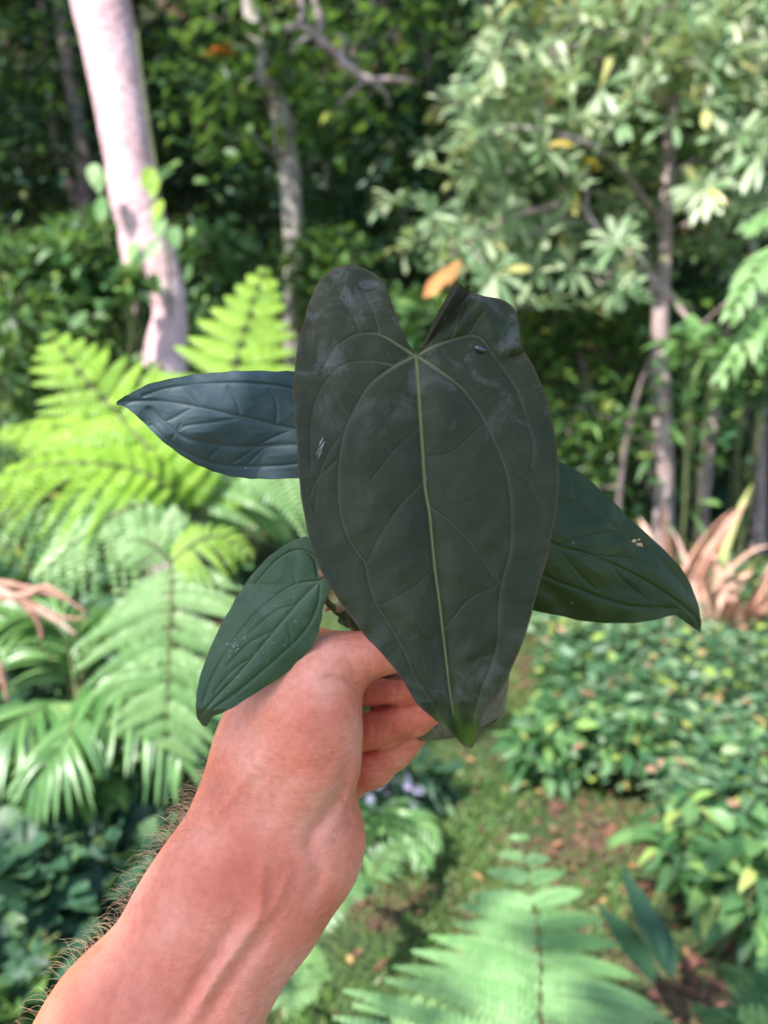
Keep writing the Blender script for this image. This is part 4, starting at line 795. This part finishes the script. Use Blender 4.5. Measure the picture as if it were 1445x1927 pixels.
# water bead on the big leaf
g = Geo(); a_, b_ = P(895, 654, .3535), P(911, 660, .3540); qd = d1(np.array([903.]), np.array([657.]))[0]
cbead = P(903, 657, qd-.0016); bpy.ops.mesh.primitive_uv_sphere_add(segments=28, ring_count=16); me_ = bpy.context.object; bpy.context.object.name = 'water_bead'
me_.location = tuple(cbead); me_.scale = (.0030, .0013, .0015); me_.rotation_euler = (0, math.radians(22), 0)
for p_ in me_.data.polygons: p_.use_smooth = True
m, t, out = newmat('dark_bead'); p = nd(t, 'ShaderNodeBsdfPrincipled', i_Roughness=.06); p.inputs['Base Color'].default_value = (.03, .03, .035, 1); p.inputs['Coat Weight'].default_value = 1; t.links.new(p.outputs[0], out.inputs[0])
me_.data.materials.append(m); me_.data.name = 'water_bead'; tag(me_, 'small dark shiny bead resting on the upper right lobe of the big leaf', 'droplet')

# ---- hand and forearm as one surface from a blended distance field, in camera axes (x right, y down, z depth)
def cc_(px, py, d): return np.array([(px-722.5)/FPX*d, (py-963.5)/FPX*d, d])
hx = 1.35e-3
lo = np.array([-.215, .045, .300]); hi = np.array([.055, .345, .475])
gx, gy, gz_ = [np.arange(lo[k], hi[k], hx, dtype=np.float32) for k in range(3)]
SH = (len(gx), len(gy), len(gz_)); GX = gx[:, None, None]; GY = gy[None, :, None]; GZ = gz_[None, None, :]
def cone(a, b):
    (ax1, ay1, ad1, r1), (bx1, by1, bd1, r2) = a, b
    A = cc_(ax1, ay1, ad1); B = cc_(bx1, by1, bd1); r1 = r1/FPX*ad1; r2 = r2/FPX*bd1; AB = B-A; L2 = (AB*AB).sum()
    t_ = np.clip(((GX-A[0])*AB[0]+(GY-A[1])*AB[1]+(GZ-A[2])*AB[2])/L2, 0, 1).astype(np.float32)
    return (np.sqrt((GX-A[0]-t_*AB[0])**2+(GY-A[1]-t_*AB[1])**2+(GZ-A[2]-t_*AB[2])**2)-(r1+(r2-r1)*t_)).astype(np.float32)
def smin(a, b, k):
    if a is None: return b
    h = np.maximum(k-np.abs(a-b), 0)/k; return np.minimum(a, b)-h*h*k*.25
def chain(f, pts_, k, kin=.004):
    c = None
    for a, b in zip(pts_[:-1], pts_[1:]): c = smin(c, cone(a, b), kin)
    return smin(f, c, k) if f is not None else c
arm = None
# two forearm bones side by side
arm = chain(arm, [(515, 1370, .402, 88), (502, 1440, .400, 90), (455, 1585, .392, 96), (385, 1700, .384, 105), (222, 1935, .366, 122), (20, 2230, .348, 140)], .012, .02)
arm = chain(arm, [(590, 1440, .402, 70), (560, 1570, .400, 88), (510, 1690, .390, 96), (320, 2000, .368, 122), (140, 2290, .348, 135)], .022, .02)
# heel of the hand and thenar mound
arm = chain(arm, [(560, 1470, .396, 78), (607, 1585, .398, 64), (602, 1630, .396, 62)], .014, .014)
arm = chain(arm, [(560, 1500, .388, 66), (583, 1430, .384, 84), (590, 1350, .383, 78), (600, 1290, .383, 66)], .012, .014)
# back of the hand under the small leaf
arm = chain(arm, [(520, 1400, .404, 84), (545, 1310, .408, 70), (598, 1248, .418, 56)], .014, .014)
# metacarpal bridge to thumb joint, thumb
arm = chain(arm, [(560, 1330, .390, 70), (612, 1266, .386, 57), (650, 1243, .385, 50)], .012, .01)
arm = chain(arm, [(640, 1245, .385, 50), (700, 1231, .383, 40), (752, 1222, .381, 37), (810, 1206, .380, 31), (838, 1200, .380, 24)], .006, .006)
# palm block that carries the fingers
arm = chain(arm, [(560, 1330, .415, 62), (580, 1420, .424, 66), (590, 1480, .420, 56)], .012, .012)
fing = None
def finger(pts_):
    global fing
    fing = chain(fing, pts_, .0016, .004)
finger([(600, 1226, .430, 45), (648, 1234, .432, 42), (700, 1292, .424, 36), (760, 1296, .410, 34), (818, 1286, .398, 31)])
finger([(590, 1378, .438, 43), (655, 1380, .433, 43), (720, 1368, .421, 41), (778, 1346, .407, 37), (832, 1318, .397, 32)])
finger([(590, 1440, .446, 44), (648, 1465, .443, 42), (700, 1440, .437, 40), (742, 1408, .431, 36), (772, 1384, .428, 30)])
finger([(590, 1480, .450, 38), (640, 1470, .452, 36), (690, 1440, .451, 32), (730, 1412, .447, 28), (760, 1398, .445, 24)])
fld = smin(arm, fing, .0030)
def carve(pts_, mm, wpx, z0=.30, z1=.39, taper=True):
    """press a groove (or raise a ridge when mm < 0) along a line on the skin between two depths"""
    c_ = catmull(pts_, 4*len(pts_)); acc = None
    def rng_(v0, v1, c0, ax_, l0):
        e_ = [(v-c0)/FPX*z for v in (v0, v1) for z in (z0, z1)]; return slice(max(0, int((min(e_)-l0)/hx)-1), max(1, int((max(e_)-l0)/hx)+2))
    lo_, hi_ = c_.min(0)-2.6*wpx, c_.max(0)+2.6*wpx
    sl_ = (rng_(lo_[0], hi_[0], 722.5, 0, lo[0]), rng_(lo_[1], hi_[1], 963.5, 1, lo[1]), slice(None))
    pxg = (722.5+FPX*GX/GZ)[sl_[0]]; pyg = (963.5+FPX*GY/GZ)[:, sl_[1]]
    for k in range(len(c_)-1):
        a, b = c_[k], c_[k+1]; ab = b-a; t_ = np.clip(((pxg-a[0])*ab[0]+(pyg-a[1])*ab[1])/(ab@ab+1e-9), 0, 1)
        dd = (pxg-a[0]-t_*ab[0])**2+(pyg-a[1]-t_*ab[1])**2; e_ = np.exp(-dd/(wpx*wpx)); u_ = (k+.5)/(len(c_)-1)
        if taper: e_ *= min(1, 4*u_+.1, 4*(1-u_)+.1)
        acc = e_ if acc is None else np.maximum(acc, e_)
    fld[sl_] += (mm*1e-3*acc*((GZ > z0) & (GZ < z1))).astype(np.float32)
carve([(594, 1280), (620, 1277), (640, 1279), (656, 1284), (668, 1292), (680, 1304)], 1.8, 4.5)
carve([(604, 1292), (630, 1296), (655, 1300)], .7, 4)
carve([(612, 1308), (636, 1311), (660, 1313)], .5, 4)
carve([(655, 1284), (668, 1270), (664, 1250), (650, 1232)], .5, 6)
carve([(600, 1262), (625, 1256), (648, 1262)], -.9, 14)
carve([(655, 1431), (648, 1472), (632, 1504), (612, 1540), (590, 1568), (582, 1600)], 3.2, 13)
carve([(634, 1502), (652, 1528), (664, 1562)], .9, 4)
carve([(582, 1590), (600, 1632), (590, 1680)], 1.6, 14)
carve([(454, 1712), (418, 1778), (367, 1860), (315, 1940)], 2.4, 15)
carve([(523, 1723), (472, 1792), (422, 1860), (385, 1930)], 2.2, 15)
carve([(500, 1600), (490, 1670), (488, 1723), (445, 1787), (395, 1860), (345, 1940)], -1.5, 10)
carve([(545, 1640), (520, 1700), (490, 1740)], -.8, 8)
carve([(500, 1400), (468, 1454), (425, 1506), (385, 1560)], -1.8, 18)
carve([(480, 1372), (440, 1440), (400, 1490)], 1.2, 16)
carve([(560, 1440), (520, 1500), (490, 1560)], 1.2, 22)
carve([(560, 1330), (575, 1390), (590, 1440)], -1.0, 26)
for k_ in range(9): carve([(R.uniform(560, 600), 1320+k_*17), (R.uniform(610, 630), 1324+k_*18), (R.uniform(640, 662), 1322+k_*17.5)], .22, 2.6)
for k_ in range(5): carve([(R.uniform(480, 500), 1560+k_*9), (530, 1566+k_*10), (R.uniform(560, 590), 1556+k_*9)], .28, 3)
# lines where the fingers meet and bend
carve([(655, 1346), (690, 1335), (735, 1329), (800, 1318)], 1.9, 5, .385, .46, False)
carve([(655, 1424), (700, 1412), (742, 1396), (785, 1374)], 1.5, 4.5, .395, .46, False)
carve([(676, 1275), (682, 1300), (680, 1325)], .9, 4, .385, .46)
carve([(742, 1278), (746, 1298), (742, 1318)], .8, 3.5, .385, .46)
carve([(700, 1350), (706, 1375), (702, 1400)], .7, 4, .385, .46)
def surf_nets(f):
    ins = f < 0; s0 = ins[:-1, :-1, :-1]; cnt = np.zeros(s0.shape, np.int8)
    for a in (0, 1):
        for b_ in (0, 1):
            for c in (0, 1): cnt += ins[a:a+s0.shape[0], b_:b_+s0.shape[1], c:c+s0.shape[2]]
    I = np.argwhere((cnt > 0) & (cnt < 8)); idx = -np.ones(s0.shape, np.int32); idx[tuple(I.T)] = np.arange(len(I))
    acc = np.zeros((len(I), 3)); num = np.zeros(len(I)); cor = [(a, b_, c) for a in (0, 1) for b_ in (0, 1) for c in (0, 1)]
    for q1 in cor:
        for ax in range(3):
            if q1[ax]: continue
            q2 = list(q1); q2[ax] = 1
            va = f[tuple((I+q1).T)]; vb = f[tuple((I+q2).T)]; mk_ = (va < 0) != (vb < 0); t_ = np.where(mk_, va/np.where(mk_, va-vb, 1), 0)
            p_ = np.array(q1, float)[None]+0*acc; p_[:, ax] += t_; acc += p_*mk_[:, None]; num += mk_
    V = (I+acc/num[:, None])*hx+lo
    Fs = []
    for ax in range(3):
        o1_, o2_ = [k for k in range(3) if k != ax]
        a = np.moveaxis(ins, ax, 0); E = np.argwhere(ins.take(range(0, f.shape[ax]-1), ax) != ins.take(range(1, f.shape[ax]), ax))
        E = E[(E[:, o1_] > 0) & (E[:, o2_] > 0) & (E[:, o1_] < s0.shape[o1_]) & (E[:, o2_] < s0.shape[o2_])]
        def cell(d1_, d2_): k = E.copy(); k[:, o1_] -= d1_; k[:, o2_] -= d2_; return idx[tuple(k.T)]
        qd_ = np.stack([cell(0, 0), cell(1, 0), cell(1, 1), cell(0, 1)], -1)
        fl = ins[tuple(E.T)]; fl = fl if ax != 1 else ~fl
        qd_[fl] = qd_[fl][:, ::-1]; Fs.append(qd_)
    return V, np.vstack(Fs)
# open the field's far end cleanly: cap at the box
fld[0] = fld[-1] = 1e-3; fld[:, 0] = fld[:, -1] = 1e-3; fld[:, :, 0] = fld[:, :, -1] = 1e-3
Vh, Fh = surf_nets(fld)
# small organic relief
g1, g2, g3 = np.gradient(fld, hx); ci = np.clip(np.rint((Vh-lo)/hx).astype(int), 0, np.array(fld.shape)-1); GR = np.stack([g1[tuple(ci.T)], g2[tuple(ci.T)], g3[tuple(ci.T)]], -1); GR = nrm(GR); del g1, g2, g3
fn = np.cross(Vh[Fh[:, 2]]-Vh[Fh[:, 0]], Vh[Fh[:, 3]]-Vh[Fh[:, 1]])
fl_ = (fn*GR[Fh[:, 0]]).sum(1) > 0          # the camera axes are left handed in (x, down, depth) order
Vw = CAM+Vh[:, 2:3]*FW+Vh[:, 0:1]*RT-Vh[:, 1:2]*UP
GW = GR[:, 2:3]*FW+GR[:, 0:1]*RT-GR[:, 1:2]*UP
fnw = np.cross(Vw[Fh[:, 2]]-Vw[Fh[:, 0]], Vw[Fh[:, 3]]-Vw[Fh[:, 1]]); bad = (fnw*GW[Fh[:, 0]]).sum(1) < 0; Fh[bad] = Fh[bad][:, ::-1]
m, t, out = newmat('skin'); tc = nd(t, 'ShaderNodeTexCoord'); O = tc.outputs['Object']
n1 = nd(t, 'ShaderNodeTexNoise', i_Scale=22.0, i_Detail=4.0); n2 = nd(t, 'ShaderNodeTexNoise', i_Scale=260.0, i_Detail=5.0, i_Roughness=.65); v1_ = nd(t, 'ShaderNodeTexVoronoi', i_Scale=900.0, feature='DISTANCE_TO_EDGE')
mp = nd(t, 'ShaderNodeMapping'); mp.inputs['Rotation'].default_value = (0, .6, 0); mp.inputs['Scale'].default_value = (60, 200, 420); n4 = nd(t, 'ShaderNodeTexNoise', i_Scale=1.0, i_Detail=5.0, i_Roughness=.6); t.links.new(O, mp.inputs[0]); t.links.new(mp.outputs[0], n4.inputs['Vector'])
for n_ in (n1, n2, v1_): t.links.new(O, n_.inputs['Vector'])
r1 = ramp(t, n1.outputs[0], [(.3, (.64, .16, .095)), (.5, (.78, .25, .16)), (.7, (.88, .38, .28))]); r2 = ramp(t, n2.outputs[0], [(.3, (.84, .74, .71)), (.6, (1, 1, 1))])
mm = nd(t, 'ShaderNodeMixRGB', blend_type='MULTIPLY', i_Fac=.8); t.links.new(r1.outputs[0], mm.inputs[1]); t.links.new(r2.outputs[0], mm.inputs[2])
p = nd(t, 'ShaderNodeBsdfPrincipled', i_Roughness=.43); t.links.new(mm.outputs[0], p.inputs['Base Color']); p.inputs['Specular IOR Level'].default_value = .35
p.inputs['Subsurface Weight'].default_value = .3; p.inputs['Subsurface Radius'].default_value = (1.0, .3, .15); p.inputs['Subsurface Scale'].default_value = .004
b1 = nd(t, 'ShaderNodeBump', i_Strength=.5, i_Distance=.0004); t.links.new(v1_.outputs['Distance'], b1.inputs['Height'])
b2 = nd(t, 'ShaderNodeBump', i_Strength=.55, i_Distance=.001); t.links.new(n4.outputs[0], b2.inputs['Height']); t.links.new(b1.outputs[0], b2.inputs['Normal'])
b3 = nd(t, 'ShaderNodeBump', i_Strength=.35, i_Distance=.0012); t.links.new(n2.outputs[0], b3.inputs['Height']); t.links.new(b2.outputs[0], b3.inputs['Normal']); t.links.new(b3.outputs[0], p.inputs['Normal'])
t.links.new(p.outputs[0], out.inputs[0])
person = mk('person', Vw, Fh, m)
tag(person, 'bare tanned forearm and hand reaching in from the bottom left, fingers round a clear cup', 'person')
# arm hair: roots on the skin, thick along the outer edge
nv = GW
pxh = 722.5+FPX*Vh[:, 0]/Vh[:, 2]; pyh = 963.5+FPX*Vh[:, 1]/Vh[:, 2]
edge_x = np.interp(pyh, [1380, 1443, 1505, 1555, 1605, 1648, 1723, 1804, 1866, 1925], [422, 408, 389, 361, 324, 280, 224, 162, 112, 50])
nc = np.stack([nv@RT, -(nv@UP), nv@FW], -1)
axd = nrm(np.array([-.52, .83])); left = nc[:, 0]*-.83+nc[:, 1]*-.55     # how far the skin faces the outer side
wgt = np.where((pyh > 1400) & (pyh < 1990), np.clip(left+.15, 0, 1)**1.5*1.0+.03, 0)*np.where(pyh < 1460, (pyh-1400)/60, 1)
wgt = wgt*np.where(np.abs(nc[:, 2]) < .42, 1, np.where(np.abs(nc[:, 2]) < .75, .5, .16)); wgt = wgt*(.6+3*np.exp(-((pyh-1520)/90)**2)+1.0*np.exp(-((pyh-1700)/90)**2)); wgt = wgt*np.where(Vh[:, 2] < .402, 1, .04); wgt = wgt/wgt.sum()
K = 380; ri = N.choice(len(Vw), K, p=wgt); root = Vw[ri]; rn_ = nv[ri]
dir_arm = nrm(-RT*.5+UP*-.85)         # towards the elbow
cl_ = N.normal(size=(K, 3))*.35
Lh = (.006+.013*N.random(K))*np.clip((pyh[ri]-1380)/120, .5, 1)
h0 = root-rn_*.0005; tdir = nrm(rn_*.75+(-dir_arm)*(.1)+UP*.25+RT*-.25+cl_); h1 = h0+tdir*Lh[:, None]*.4; h2 = h1+nrm(tdir*.4+dir_arm*.35+RT*-.5+N.normal(size=(K, 3))*.3)*Lh[:, None]*.35; h3 = h2+nrm(tdir*.1+dir_arm*.9+N.normal(size=(K, 3))*.45)*Lh[:, None]*.3
pts = np.stack([h0, h0*.25+h1*.75, h1*.6+h2*.4, h2, h3], 1); rads = np.array([.000065, .00006, .000055, .00004, .00002])
T = nrm(np.gradient(pts, axis=1)); uu = nrm(np.cross(T, [0.1, 1, .3])); vv = np.cross(T, uu); an = np.array([0, 2.094, 4.189])
VH = pts[:, :, None]+rads[None, :, None, None]*(np.cos(an)[None, None, :, None]*uu[:, :, None]+np.sin(an)[None, None, :, None]*vv[:, :, None])
b_ = (np.arange(K)*15)[:, None, None]; i = np.arange(4)[None, :, None]*3; j = np.arange(3)[None, None]; k = (j+1) % 3
FH = np.stack([b_+i+j, b_+i+k, b_+i+3+k, b_+i+3+j], -1).reshape(-1, 4)
m, t, out = newmat('arm_hair'); p = nd(t, 'ShaderNodeBsdfPrincipled', i_Roughness=.4); p.inputs['Base Color'].default_value = (.55, .38, .23, 1); t.links.new(p.outputs[0], out.inputs[0])
0 and print('HAIR', np.abs(nv).mean(), root.mean(0), left[ri].mean(), (pxh[ri]-edge_x[ri]).mean())
hr = mk('arm_hair', VH.reshape(-1, 3), FH, m, person); hr['kind'] = 'stuff'
